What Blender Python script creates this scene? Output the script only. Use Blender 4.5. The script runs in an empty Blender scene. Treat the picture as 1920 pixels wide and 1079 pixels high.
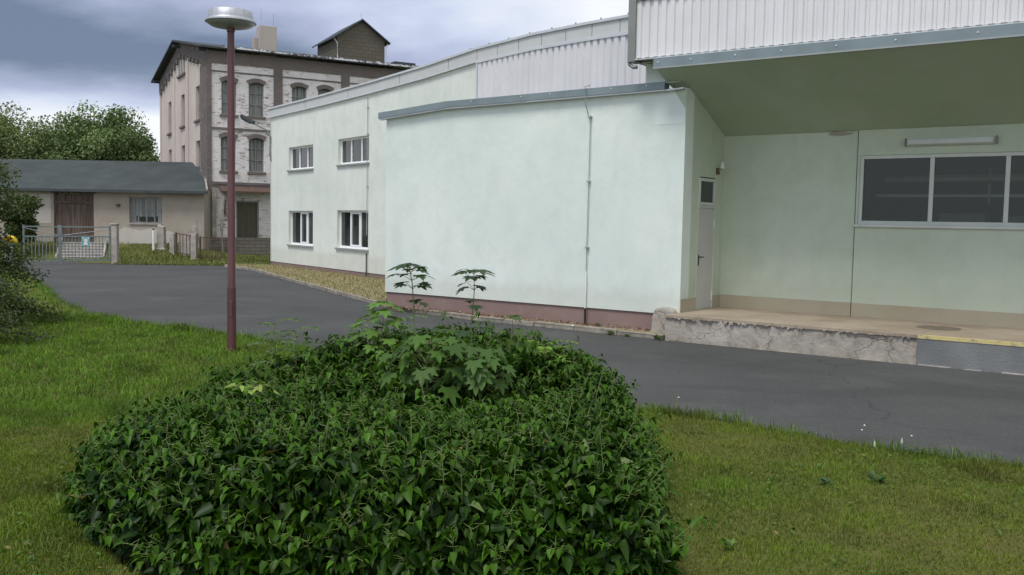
import bpy, bmesh, math, random
import numpy as np
from mathutils import Vector, Matrix
random.seed(7); RNG = np.random.default_rng(7)
R = math.radians
S = bpy.context.scene; C = S.collection

# ------------------------------------------------------------------ camera
cam = bpy.data.objects.new('camera', bpy.data.cameras.new('camera')); C.objects.link(cam)
PIT, ROLL = .0703, .0182
cam.data.sensor_width = 36; cam.data.lens = 36*1752/1920
cam.data.clip_start = .1; cam.data.clip_end = 3000
cam.location = (0, 0, 2.1)
cam.rotation_euler = (Matrix.Rotation(math.pi/2-PIT, 3, 'X') @ Matrix.Rotation(ROLL, 3, 'Z')).to_euler()
S.camera = cam

# ------------------------------------------------------------------ sky, sun, exposure
SUN_EL, SUN_AZ = R(62), R(216)       # azimuth clockwise from +Y: behind the camera, a little to the left
W = bpy.data.worlds.new('World'); S.world = W; W.use_nodes = True
nt = W.node_tree; N = nt.nodes; L = nt.links; N.clear()
def wn(t, **k):
    n = N.new(t)
    for a, b in k.items(): setattr(n, a, b)
    return n
geo = wn('ShaderNodeTexCoord')
sky = wn('ShaderNodeTexSky'); sky.sky_type = 'NISHITA'; sky.sun_disc = False
sky.sun_elevation = SUN_EL; sky.sun_rotation = SUN_AZ
sm = wn('ShaderNodeVectorMath', operation='SCALE'); sm.inputs['Scale'].default_value = .10; L.new(sky.outputs[0], sm.inputs[0])
sep = wn('ShaderNodeSeparateXYZ'); L.new(geo.outputs['Generated'], sep.inputs[0])
def wmath(op, a, b=None, c=None):
    n = wn('ShaderNodeMath', operation=op)
    for i, v in enumerate((a, b, c)):
        if v is None: continue
        if isinstance(v, (int, float)): n.inputs[i].default_value = v
        else: L.new(v, n.inputs[i])
    return n.outputs[0]
zc = wmath('MAXIMUM', sep.outputs[2], 0.0)
den = wmath('ADD', zc, .24)
cx_ = wmath('DIVIDE', sep.outputs[0], den); cy_ = wmath('DIVIDE', sep.outputs[1], den)
cmb = wn('ShaderNodeCombineXYZ'); L.new(cx_, cmb.inputs[0]); L.new(cy_, cmb.inputs[1])
cmb.inputs[2].default_value = 3.3
n1 = wn('ShaderNodeTexNoise'); n1.inputs['Scale'].default_value = .85; n1.inputs['Detail'].default_value = 5; n1.inputs['Roughness'].default_value = .5
n1.inputs['Distortion'].default_value = .4
L.new(cmb.outputs[0], n1.inputs['Vector'])
n2 = wn('ShaderNodeTexNoise'); n2.inputs['Scale'].default_value = 2.1; n2.inputs['Detail'].default_value = 6; L.new(cmb.outputs[0], n2.inputs['Vector'])
# bright gap near the horizon, heavy cloud bank above it to the left, thinner cloud higher up, to the right and behind
wob = wmath('MULTIPLY', wmath('SUBTRACT', n2.outputs[0], .5), .09)
zw = wmath('ADD', zc, wob)
def wclamp(a, lo, hi): return wmath('MINIMUM', wmath('MAXIMUM', a, lo), hi)
side = wclamp(wmath('MULTIPLY_ADD', sep.outputs[0], 1.0, .22), -.10, .30)
back = wmath('MULTIPLY', wmath('MAXIMUM', wmath('MULTIPLY', sep.outputs[1], -1.0), 0.0), .15)
low = wclamp(wmath('MULTIPLY', wmath('SUBTRACT', .138, zw), 14.0), 0.0, .72)
up = wclamp(wmath('MULTIPLY', wmath('SUBTRACT', zw, .150), 3.2), 0.0, .20)
v = wmath('ADD', wmath('MULTIPLY_ADD', n1.outputs[0], .85, -.05), wmath('MULTIPLY_ADD', n2.outputs[0], .55, -.275))
v = wmath('ADD', v, side); v = wmath('ADD', v, back); v = wmath('ADD', v, low); v = wmath('ADD', v, up)
dz_ = wmath('DIVIDE', wmath('SUBTRACT', zw, .168), .026)
bank = wmath('DIVIDE', 1.0, wmath('ADD', 1.0, wmath('MULTIPLY', dz_, dz_)))
v = wmath('SUBTRACT', v, wmath('MULTIPLY', bank, wclamp(wmath('MULTIPLY', wmath('ADD', sep.outputs[0], .05), -1.1), 0.0, .20)))
cr = wn('ShaderNodeValToRGB'); L.new(v, cr.inputs[0])
el = cr.color_ramp.elements
el[0].position = .2; el[0].color = (.16, .20, .30, 1)
el[1].position = .95; el[1].color = (.93, .95, .99, 1)
for p, c in ((.36, (.27, .32, .44, 1)), (.52, (.42, .46, .64, 1)), (.70, (.62, .68, .84, 1))):
    e = el.new(p); e.color = c
mixc = wn('ShaderNodeMix', data_type='RGBA'); mixc.inputs[0].default_value = .88
L.new(sm.outputs[0], mixc.inputs[6]); L.new(cr.outputs[0], mixc.inputs[7])
bg = wn('ShaderNodeBackground'); bg.inputs[1].default_value = 1.0
L.new(mixc.outputs[2], bg.inputs[0])
behind = wmath('MAXIMUM', wmath('ADD', wmath('MULTIPLY', sep.outputs[0], -.6), wmath('MULTIPLY', sep.outputs[1], -.8)), 0.0)
L.new(wmath('MULTIPLY_ADD', behind, .55, 1.0), bg.inputs[1])      # the overcast is brightest round the hidden sun behind the camera
wo = wn('ShaderNodeOutputWorld'); L.new(bg.outputs[0], wo.inputs[0])

sun = bpy.data.objects.new('sun', bpy.data.lights.new('sun', 'SUN')); C.objects.link(sun)
sun.data.energy = 2.6; sun.data.angle = R(20); sun.data.color = (1, .97, .92)
sd = Vector((math.sin(SUN_AZ)*math.cos(SUN_EL), math.cos(SUN_AZ)*math.cos(SUN_EL), math.sin(SUN_EL)))
sun.rotation_euler = sd.to_track_quat('Z', 'Y').to_euler()
S.view_settings.view_transform = 'Standard'; S.view_settings.look = 'None'
S.view_settings.exposure = 0.15; S.view_settings.gamma = 1
S.render.engine = 'CYCLES'
S.render.resolution_x, S.render.resolution_y = 1024, 575

# ------------------------------------------------------------------ materials
def setin(n, k, v):
    n.inputs[k].default_value = v
class Mat:
    def __init__(s, name, rough=.8, metal=0, spec=.3):
        s.m = bpy.data.materials.new(name); s.m.use_nodes = True
        s.nt = s.m.node_tree; s.b = s.nt.nodes['Principled BSDF']
        s.b.inputs['Roughness'].default_value = rough; s.b.inputs['Metallic'].default_value = metal
        s.b.inputs['Specular IOR Level'].default_value = spec
        s.tc = s.nt.nodes.new('ShaderNodeTexCoord'); s.co = s.tc.outputs['Object']
    def link(s, a, b): s.nt.links.new(a, b)
    def mapv(s, scale=(1, 1, 1), loc=(0, 0, 0), rot=(0, 0, 0), src=None):
        n = s.nt.nodes.new('ShaderNodeMapping'); n.inputs['Scale'].default_value = scale
        n.inputs['Location'].default_value = loc; n.inputs['Rotation'].default_value = rot
        s.link(src or s.co, n.inputs[0]); return n.outputs[0]
    def noise(s, scale, detail=4, rough=.55, vec=None, dist=0):
        n = s.nt.nodes.new('ShaderNodeTexNoise'); n.inputs['Scale'].default_value = scale
        n.inputs['Detail'].default_value = detail; n.inputs['Roughness'].default_value = rough
        n.inputs['Distortion'].default_value = dist
        s.link(vec or s.co, n.inputs['Vector']); return n.outputs[0]
    def ramp(s, f, stops):
        n = s.nt.nodes.new('ShaderNodeValToRGB'); e = n.color_ramp.elements
        for i, (p, c) in enumerate(stops):
            if i < 2: x = e[i]; x.position = p
            else: x = e.new(p)
            x.color = tuple(c)+(1,) if hasattr(c, '__len__') else (c, c, c, 1)
        s.link(f, n.inputs[0]); return n.outputs[0]
    def math(s, op, a, b=0, c=0):
        n = s.nt.nodes.new('ShaderNodeMath'); n.operation = op
        for i, v in enumerate((a, b, c)):
            if isinstance(v, (int, float)): n.inputs[i].default_value = v
            else: s.link(v, n.inputs[i])
        return n.outputs[0]
    def mix(s, f, a, b, mode='MIX'):
        n = s.nt.nodes.new('ShaderNodeMix'); n.data_type = 'RGBA'; n.blend_type = mode
        for i, v in ((0, f), (6, a), (7, b)):
            if isinstance(v, (int, float)): n.inputs[i].default_value = v
            elif isinstance(v, tuple): n.inputs[i].default_value = tuple(v)+(1,) if len(v) == 3 else v
            else: s.link(v, n.inputs[i])
        return n.outputs[2]
    def color(s, v):
        if isinstance(v, tuple): s.b.inputs['Base Color'].default_value = v+(1,)
        else: s.link(v, s.b.inputs['Base Color'])
        return s
    def rough(s, v): s.link(v, s.b.inputs['Roughness'])
    def bump(s, h, strength=.3, dist=.01):
        n = s.nt.nodes.new('ShaderNodeBump'); n.inputs['Strength'].default_value = strength; n.inputs['Distance'].default_value = dist
        s.link(h, n.inputs['Height']); s.link(n.outputs[0], s.b.inputs['Normal']); return s
    def attr(s, name='col'):
        n = s.nt.nodes.new('ShaderNodeAttribute'); n.attribute_name = name; return n.outputs[0]
    def sep(s, vec=None):
        n = s.nt.nodes.new('ShaderNodeSeparateXYZ'); s.link(vec or s.co, n.inputs[0]); return n.outputs

def simple(name, col, rough=.7, metal=0, var=.12, scale=3, spec=.3, bump=0, bscale=60):
    m = Mat(name, rough, metal, spec)
    n = m.noise(scale, 5)
    d = tuple(c*(1-var) for c in col); h = tuple(min(1, c*(1+var)) for c in col)
    m.color(m.ramp(n, ((.3, d), (.7, h))))
    if bump: m.bump(m.noise(bscale, 4), bump, .004)
    return m.m

def plaster(name, col, tint, streak=.08, green=(.40, .50, .36), gm=0.0, foot=.45, top=4.6):
    m = Mat(name, .88, 0, .2)
    big = m.noise(.45, 5, .6); mid = m.noise(1.7, 7, .62, None, .6)
    c = m.mix(m.ramp(big, ((.38, 0), (.62, 1))), col, tint)
    c = m.mix(m.math('MULTIPLY', m.ramp(mid, ((.46, 0), (.62, 1))), .30), c, tuple(x*.86 for x in col))
    c = m.mix(m.math('MULTIPLY', m.ramp(m.noise(4.5, 6, .7), ((.55, 0), (.7, 1))), .25), c, tuple(min(1, x*1.06) for x in tint))
    st = m.noise(1, 5, .65, m.mapv((2.6, 2.6, .16)))
    c = m.mix(m.math('MULTIPLY', m.ramp(st, ((.5, 0), (.72, 1))), streak*3), c, tuple(x*.76 for x in tint))
    z = m.sep()[2]
    ft = m.math('MULTIPLY', m.ramp(m.math('SUBTRACT', m.math('SUBTRACT', z, foot), m.math('MULTIPLY', m.noise(3, 6, .7), .5)), ((-.25 if False else 0, 1), (.22, 0))), .30)
    c = m.mix(ft, c, (.42, .41, .34))
    spk = m.noise(9, 3, .5)
    c = m.mix(m.math('MULTIPLY', m.ramp(spk, ((.66, 0), (.76, 1))), .22), c, green)
    if gm:
        al = m.noise(.9, 4, .6)
        c = m.mix(m.math('MULTIPLY', m.ramp(al, ((.35, 0), (.7, 1))), gm), c, green)
    m.color(c); m.bump(m.math('ADD', m.noise(140, 5, .7), m.math('MULTIPLY', m.noise(7, 5, .6), 1.6)), .4, .006); return m.m

M = {}
M['mint'] = plaster('mint_plaster', (.615, .685, .62), (.69, .745, .68), .06)
M['mint_wing'] = plaster('mint_plaster_weathered', (.615, .66, .59), (.69, .72, .655), .10)
M['mint_bay_shaded'] = plaster('mint_plaster_bay_shaded', (.46, .52, .405), (.55, .60, .49), .06, (.30, .42, .25), .35, .75)  # mint paint with canopy shade darkened into its colour, plus algae-green tint
M['soffit_shaded'] = plaster('mint_plaster_soffit_shaded', (.38, .45, .34), (.43, .50, .40), .05, (.28, .38, .23), .55, 0)  # underside of the canopy: shade put into the base colour, over algae green
M['patch'] = simple('plaster_patch', (.655, .72, .66), .85, var=.03)
def plinth(name, a, b):
    m = Mat(name, .8, 0, .25)
    c = m.mix(m.ramp(m.noise(.8, 5), ((.35, 0), (.65, 1))), a, b)
    z = m.sep()[2]
    w = m.math('MULTIPLY', m.ramp(m.noise(5, 6, .7), ((.5, 0), (.62, 1))), .6)
    c = m.mix(w, c, tuple(x*.8+.05 for x in b)); m.color(c); m.bump(m.noise(90, 4), .3, .004); return m.m
M['plinth'] = plinth('oxide_red_plinth', (.20, .135, .12), (.235, .165, .145))
M['plinth_beige'] = plinth('beige_plinth', (.33, .29, .20), (.38, .345, .25))
M['trim'] = simple('light_roof_trim', (.50, .51, .49), .5, 0, .05, 1.2)
M['trim_edge'] = simple('light_edge_metal', (.58, .60, .60), .4, .3, .05)
M['zinc'] = simple('blue_grey_zinc', (.20, .245, .25), .42, .35, .14, 1.6)
M['zinc_dark'] = simple('grey_corner_metal', (.22, .235, .215), .5, .3, .08)
M['rivet'] = simple('bright_screw', (.7, .72, .72), .35, .4)
m = Mat('white_corrugated_cladding', .42, .1, .4)
c = m.mix(m.ramp(m.noise(.7, 5), ((.35, 0), (.65, 1))), (.61, .605, .605), (.69, .68, .68))
st = m.noise(1, 4, .6, m.mapv((9, 9, .3)))
c = m.mix(m.math('MULTIPLY', m.ramp(st, ((.5, 0), (.8, 1))), .35), c, (.48, .475, .465)); m.color(c); M['corr'] = m.m
M['pvc'] = simple('white_window_frame', (.78, .79, .78), .4, 0, .03)
M['pvc_old'] = simple('grey_white_window_frame', (.50, .53, .48), .5, 0, .06)
M['sill'] = simple('pale_metal_sill', (.30, .32, .31), .45, .2, .06)
m = Mat('window_glass', .06, 0, .6); m.color(m.ramp(m.noise(.9, 3), ((.35, (.012, .016, .016)), (.7, (.045, .055, .055))))); m.bump(m.noise(1.2, 2), .05, .02); M['glass'] = m.m
m = Mat('clear_window_glass', .03, 0, .5)
tr = m.nt.nodes.new('ShaderNodeBsdfTransparent'); tr.inputs[0].default_value = (.50, .56, .54, 1)
gl = m.nt.nodes.new('ShaderNodeBsdfGlossy'); gl.inputs['Roughness'].default_value = .03; gl.inputs[0].default_value = (.62, .70, .68, 1)
fr = m.nt.nodes.new('ShaderNodeFresnel'); fr.inputs[0].default_value = 1.5
mx = m.nt.nodes.new('ShaderNodeMixShader'); m.link(fr.outputs[0], mx.inputs[0]); m.link(tr.outputs[0], mx.inputs[1]); m.link(gl.outputs[0], mx.inputs[2])
m.link(mx.outputs[0], m.nt.nodes['Material Output'].inputs[0]); M['glass_clear'] = m.m
M['room'] = simple('dark_room', (.035, .042, .038), .9)
M['reflection_pale'] = simple('pale_reflection_bar', (.42, .45, .42), .6)
m = Mat('grey_curtain', .9, 0, .3); m.color(m.mix(m.ramp(m.noise(1, 3, .5, m.mapv((13, 13, .4))), ((.35, 0), (.65, 1))), (.13, .135, .125), (.27, .275, .26))); M['curtain'] = m.m
M['door'] = simple('grey_steel_door', (.47, .47, .43), .5, 0, .04, 1.5)
M['black'] = simple('black_plastic', (.02, .02, .02), .4)
M['steel'] = simple('galvanised_steel', (.34, .36, .36), .45, .5, .12, 6)
M['pipe'] = simple('grey_rod_metal', (.33, .36, .33), .5, .4, .1)
M['rust'] = simple('rusty_steel', (.10, .065, .05), .8, .1, .4, 8)
M['rustgreen'] = simple('old_grey_green_steel', (.21, .25, .245), .6, .3, .2, 5)
m = Mat('rough_concrete', .92, 0, .2)
a = m.mix(m.ramp(m.noise(1.6, 7, .65), ((.35, 0), (.65, 1))), (.30, .27, .225), (.42, .385, .33))
a = m.mix(m.math('MULTIPLY', m.ramp(m.noise(7, 6, .7), ((.5, 0), (.68, 1))), .6), a, (.20, .165, .13))
vo = m.nt.nodes.new('ShaderNodeTexVoronoi'); vo.feature = 'DISTANCE_TO_EDGE'; vo.inputs['Scale'].default_value = .75
nn = m.nt.nodes.new('ShaderNodeTexNoise'); nn.inputs['Scale'].default_value = 3; nn.inputs['Detail'].default_value = 6; m.link(m.mapv((1, 1, 2.2)), nn.inputs[0])
ad = m.nt.nodes.new('ShaderNodeVectorMath'); ad.operation = 'MULTIPLY_ADD'; m.link(nn.outputs[1], ad.inputs[0]); ad.inputs[1].default_value = (.5, .5, .5); m.link(m.mapv((1, 1, 1.8)), ad.inputs[2])
m.link(ad.outputs[0], vo.inputs['Vector'])
crack = m.ramp(vo.outputs[0], ((.0, 1), (.012, 0)))
a = m.mix(m.math('MULTIPLY', crack, .55), a, (.07, .055, .045)); m.color(a)
h = m.math('SUBTRACT', m.math('ADD', m.noise(9, 7, .7), m.math('MULTIPLY', m.noise(60, 3), .3)), m.math('MULTIPLY', crack, .5))
m.bump(h, .7, .03); M['concrete'] = m.m
m = Mat('worn_concrete_floor', .85, 0, .25)
a = m.mix(m.ramp(m.noise(1.1, 6, .6), ((.35, 0), (.65, 1))), (.25, .20, .145), (.34, .285, .215))
a = m.mix(m.math('MULTIPLY', m.ramp(m.noise(1.9, 5, .7, m.mapv((.5, 1.5, 1))), ((.55, 0), (.72, 1))), .5), a, (.20, .15, .105))
m.color(a); m.bump(m.noise(50, 5, .7), .3, .006); M['slab'] = m.m
M['conc_post'] = simple('weathered_concrete', (.33, .30, .265), .95, 0, .3, 4, .2, .4, 40)
M['kerb'] = simple('kerb_concrete', (.25, .225, .185), .92, 0, .35, 5, .2, .5, 50)
m = Mat('yellow_paint', .6); c = m.mix(m.ramp(m.noise(9, 6, .7), ((.50, 0), (.6, 1))), (.52, .44, .19), (.28, .24, .17)); m.color(c); M['yellow'] = m.m
M['yellowcap'] = simple('yellow_plastic', (.70, .50, .02), .4, 0, .06)
m = Mat('grey_dock_steel', .55, .1, .3); c = m.mix(m.ramp(m.noise(1.7, 6), ((.35, 0), (.65, 1))), (.145, .15, .15), (.20, .205, .195))
vo = m.nt.nodes.new('ShaderNodeTexVoronoi'); vo.inputs['Scale'].default_value = 22; m.link(m.mapv((1, 1, 1)), vo.inputs['Vector']); m.bump(m.ramp(vo.outputs[0], ((.1, 1), (.4, 0))), .4, .006)
m.color(c); M['docksteel'] = m.m
M['poleRed'] = None
m = Mat('wine_red_pole_paint', .42, 0, .45)
c = m.mix(m.ramp(m.noise(2, 5, .6, m.mapv((6, 6, .7))), ((.3, 0), (.7, 1))), (.075, .027, .029), (.11, .042, .043))
c = m.mix(m.math('MULTIPLY', m.ramp(m.noise(14, 6, .7), ((.62, 0), (.72, 1))), .5), c, (.12, .05, .035)); m.color(c); M['polepaint'] = m.m
m = Mat('lamp_aluminium', .5, .55, .4); c = m.mix(m.ramp(m.noise(3, 5, .6, m.mapv((8, 8, 1))), ((.3, 0), (.7, 1))), (.34, .355, .375), (.46, .475, .49)); m.color(c); M['lampmetal'] = m.m
m = Mat('lamp_diffuser', .3, 0, .5); c = m.mix(m.ramp(m.noise(4, 4), ((.3, 0), (.7, 1))), (.20, .215, .225), (.27, .285, .295)); m.color(c); M['diffuser'] = m.m

# asphalt
m = Mat('asphalt', .9, 0, .25)
big = m.noise(.22, 5, .6); fine = m.noise(75, 3, .6); mid = m.noise(2.5, 6, .65)
c = m.mix(m.ramp(big, ((.35, 0), (.65, 1))), (.048, .050, .049), (.068, .070, .067))
c = m.mix(m.math('MULTIPLY', m.ramp(mid, ((.45, 0), (.7, 1))), .35), c, (.055, .056, .053))
c = m.mix(m.math('MULTIPLY', m.ramp(fine, ((.60, 0), (.72, 1))), .7), c, (.20, .20, .19))
c = m.mix(m.math('MULTIPLY', m.ramp(fine, ((.3, 1), (.42, 0))), .6), c, (.028, .028, .028))
c = m.mix(m.math('MULTIPLY', m.ramp(m.noise(28, 4, .7), ((.5, 0), (.68, 1))), .30), c, (.13, .13, .122))
xyz = m.sep()
wob = m.noise(.8, 4, .6)
# faint paving seams running with the road, and one long crack
al = m.math('ADD', m.math('MULTIPLY', xyz[0], .583), m.math('MULTIPLY', xyz[1], .812))
for off, wd, st in ((13.15, .02, .55), (11.2, .014, .3)):
    d = m.math('ABSOLUTE', m.math('SUBTRACT', m.math('ADD', al, m.math('MULTIPLY', wob, .22)), off))
    line = m.math('MULTIPLY', m.ramp(d, ((0, 1), (wd, 0))), m.math('MULTIPLY', m.ramp(m.noise(1.3, 4), ((.38, 0), (.55, 1))), st))
    c = m.mix(line, c, (.035, .035, .037))
c = m.mix(m.math('MULTIPLY', m.ramp(m.noise(.55, 6, .7, m.mapv((.45, 1.4, 1), rot=(0, 0, .62))), ((.52, 0), (.60, 1))), .35), c, (.040, .041, .040))
c = m.mix(m.math('MULTIPLY', m.ramp(m.noise(.35, 5, .65, m.mapv(loc=(7, 3, 0))), ((.56, 0), (.62, 1))), .30), c, (.095, .096, .091))
vo = m.nt.nodes.new('ShaderNodeTexVoronoi'); vo.feature = 'DISTANCE_TO_EDGE'; vo.inputs['Scale'].default_value = .16
nn = m.nt.nodes.new('ShaderNodeTexNoise'); nn.inputs['Scale'].default_value = 1.1; nn.inputs['Detail'].default_value = 7; m.link(m.co, nn.inputs[0])
ad = m.nt.nodes.new('ShaderNodeVectorMath'); ad.operation = 'MULTIPLY_ADD'; m.link(nn.outputs[1], ad.inputs[0]); ad.inputs[1].default_value = (1.2, 1.2, 0); m.link(m.co, ad.inputs[2]); m.link(ad.outputs[0], vo.inputs['Vector'])
ck = m.math('MULTIPLY', m.ramp(vo.outputs[0], ((0, 1), (.0035, 0))), m.math('MULTIPLY', m.ramp(m.noise(.5, 3), ((.45, 0), (.55, 1))), .6))
c = m.mix(ck, c, (.022, .022, .022))
m.color(c); m.bump(m.math('ADD', fine, m.math('MULTIPLY', mid, .4)), .45, .008); M['asphalt'] = m.m

# soil / lawn ground below the blades
m = Mat('lawn_soil', .95, 0, .15)
n = m.noise(.5, 6, .6); n2_ = m.noise(6, 6, .7)
c = m.ramp(n, ((.3, (.075, .105, .020)), (.5, (.11, .12, .028)), (.72, (.13, .115, .036))))
c = m.mix(m.math('MULTIPLY', m.ramp(n2_, ((.45, 0), (.7, 1))), .6), c, (.045, .06, .014)); m.color(c); m.bump(m.noise(30, 5, .7), .8, .03); M['soil'] = m.m
m = Mat('dry_dirt', .95, 0, .15)
c = m.ramp(m.noise(3, 7, .7), ((.3, (.17, .14, .09)), (.55, (.30, .25, .15)), (.75, (.24, .20, .14)))); m.color(c); m.bump(m.noise(25, 5, .7), .8, .03); M['dirt'] = m.m

def leafmat(name, rough=.5, spec=.4, trans=.25, nb=0):
    m = Mat(name, rough, 0, spec); c = m.attr('col')
    c = m.mix(m.math('MULTIPLY', m.noise(35, 3), .35), c, m.mix(1.0, c, (.55, .6, .5), 'MULTIPLY'))
    m.color(c)
    t = m.nt.nodes.new('ShaderNodeBsdfTranslucent'); m.link(m.mix(1.0, c, (1.2, 1.35, .6), 'MULTIPLY'), t.inputs[0])
    x = m.nt.nodes.new('ShaderNodeMixShader'); x.inputs[0].default_value = trans
    m.link(m.b.outputs[0], x.inputs[1]); m.link(t.outputs[0], x.inputs[2]); m.link(x.outputs[0], m.nt.nodes['Material Output'].inputs[0])
    return m.m
M['grass'] = leafmat('grass_blades', .6, .25, .3)
M['ivy'] = leafmat('ivy_leaves', .40, .13, .16)
M['leaf'] = leafmat('soft_leaves', .55, .3, .3)
M['farleaf'] = leafmat('tree_leaves', .7, .2, .2)
M['stem'] = simple('green_stem', (.13, .15, .06), .7, 0, .2, 20)
M['bark'] = simple('bark', (.09, .075, .055), .9, 0, .35, 8, .2, .6, 20)
M['ivy_core'] = simple('ivy_dark_core', (.012, .016, .006), .95, 0, .4, 12, .1, .8, 25)

# old brick mill materials
def brickmat(name, base, base2, mortar, paint=None, paint2=None, lo=.5, hi=.56, axis='x', scl=1):
    m = Mat(name, .9, 0, .2)
    xyz = m.sep(); cb = m.nt.nodes.new('ShaderNodeCombineXYZ')
    m.link(xyz[0 if axis == 'x' else 1], cb.inputs[0]); m.link(xyz[2], cb.inputs[1])
    b = m.nt.nodes.new('ShaderNodeTexBrick'); m.link(cb.outputs[0], b.inputs['Vector'])
    setin(b, 'Scale', 1); setin(b, 'Brick Width', .26*scl); setin(b, 'Row Height', .08*scl); setin(b, 'Mortar Size', .008*scl)
    setin(b, 'Color1', base+(1,)); setin(b, 'Color2', base2+(1,)); setin(b, 'Mortar', mortar+(1,))
    c = m.mix(m.math('MULTIPLY', m.ramp(m.noise(.8, 5), ((.35, 0), (.65, 1))), .4), b.outputs[0], tuple(x*.7 for x in base))
    if paint:
        pm = m.noise(2.2, 8, .72, m.mapv((1, 1, 3.4)))
        pm = m.math('ADD', pm, m.math('MULTIPLY', m.math('SUBTRACT', m.noise(.35, 3), .5), .30))
        pm = m.math('SUBTRACT', pm, m.math('MULTIPLY', b.outputs[1], -.05))
        pc = m.mix(m.ramp(m.noise(1.3, 5), ((.35, 0), (.65, 1))), paint, paint2 or paint)
        c = m.mix(m.ramp(pm, ((lo, 1), (hi, 0))), c, pc)
    m.color(c); m.bump(m.math('SUBTRACT', m.noise(20, 4), b.outputs[1]), .5, .01); return m.m
M['brickwhite'] = brickmat('white_painted_brick', (.22, .175, .155), (.27, .21, .185), (.36, .33, .31), (.70, .665, .65), (.60, .565, .54), .56, .61)
M['brickdark'] = brickmat('dark_brown_brick', (.14, .118, .108), (.17, .142, .128), (.18, .16, .145), (.34, .31, .29), (.28, .25, .24), .33, .36)
M['brickdarky'] = brickmat('dark_brown_brick_gable', (.14, .118, .108), (.17, .142, .128), (.18, .16, .145), (.36, .32, .30), (.28, .25, .24), .36, .39, 'y')
M['stone'] = brickmat('layered_field_stone', (.24, .215, .185), (.15, .13, .11), (.09, .08, .07), None, scl=2.2)
def render_mat(name, a, b, c3, bot=None):
    m = Mat(name, .92, 0, .2)
    c = m.mix(m.ramp(m.noise(.5, 6, .6), ((.35, 0), (.65, 1))), a, b)
    c = m.mix(m.math('MULTIPLY', m.ramp(m.noise(1.4, 7, .7, m.mapv((1, 1, .5))), ((.5, 0), (.7, 1))), .55), c, c3)
    if bot:
        z = m.sep()[2]; zz = m.math('ADD', z, m.math('MULTIPLY', m.noise(2, 5, .6), .9))
        c = m.mix(m.ramp(zz, ((.0, 1), (.2, 1), (.62, 0), (1, 0)) if False else ((.50, 1), (.54, 0))), c, bot)
    m.color(c); m.bump(m.noise(30, 5, .7), .4, .01); return m.m
M['gablerender'] = render_mat('pinkish_beige_render', (.49, .42, .375), (.56, .49, .435), (.42, .36, .315))
M['shedrender'] = render_mat('beige_brown_render', (.30, .262, .215), (.35, .31, .26), (.245, .205, .17))
M['shedpatch'] = render_mat('pale_patch_render', (.42, .39, .35), (.46, .43, .39), (.36, .33, .29))
M['chimney'] = render_mat('chimney_render', (.33, .29, .255), (.39, .35, .31), (.27, .235, .205))
M['felt'] = simple('dark_roof_felt', (.056, .066, .065), .95, 0, .16, .9, .12, .25, 25)
M['roofdark'] = simple('dark_roof_underside', (.05, .058, .062), .8, 0, .2, 2)
m = Mat('patchy_roof_edge', .5, .2, .4); c = m.mix(m.ramp(m.noise(2.2, 6, .75), ((.46, 0), (.52, 1))), (.08, .085, .085), (.56, .57, .58)); m.color(c); M['roofedge'] = m.m
m = Mat('turret_sheeting', .8, 0, .2)
bk = m.nt.nodes.new('ShaderNodeTexBrick'); xyz = m.sep(); cb = m.nt.nodes.new('ShaderNodeCombineXYZ')
m.link(m.math('ADD', xyz[0], xyz[1]), cb.inputs[0]); m.link(xyz[2], cb.inputs[1]); m.link(cb.outputs[0], bk.inputs['Vector'])
setin(bk, 'Scale', 1); setin(bk, 'Brick Width', .45); setin(bk, 'Row Height', .22); setin(bk, 'Mortar Size', .015)
setin(bk, 'Color1', (.105, .095, .07, 1)); setin(bk, 'Color2', (.12, .108, .08, 1)); setin(bk, 'Mortar', (.08, .07, .055, 1))
m.color(bk.outputs[0]); M['turret'] = m.m
def wood(name, a, b, axis_scale=(9, 9, .5)):
    m = Mat(name, .85, 0, .2)
    c = m.mix(m.ramp(m.noise(1.5, 6, .65, m.mapv(axis_scale)), ((.35, 0), (.65, 1))), a, b); m.color(c); m.bump(m.noise(3, 5, .6, m.mapv(axis_scale)), .5, .01); return m.m
M['wooddoor'] = wood('weathered_brown_boards', (.065, .042, .035), (.155, .12, .10))
M['olive'] = wood('olive_grey_door', (.075, .072, .05), (.11, .10, .075))
M['oldframe'] = simple('old_grey_frame', (.22, .225, .215), .7, 0, .15)
M['signteal'] = simple('turquoise_sign', (.18, .42, .42), .5, 0, .08, 20)
M['signwhite'] = simple('white_sign', (.75, .77, .76), .5, 0, .04)
M['white'] = simple('white_paint', (.7, .7, .68), .6)

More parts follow.
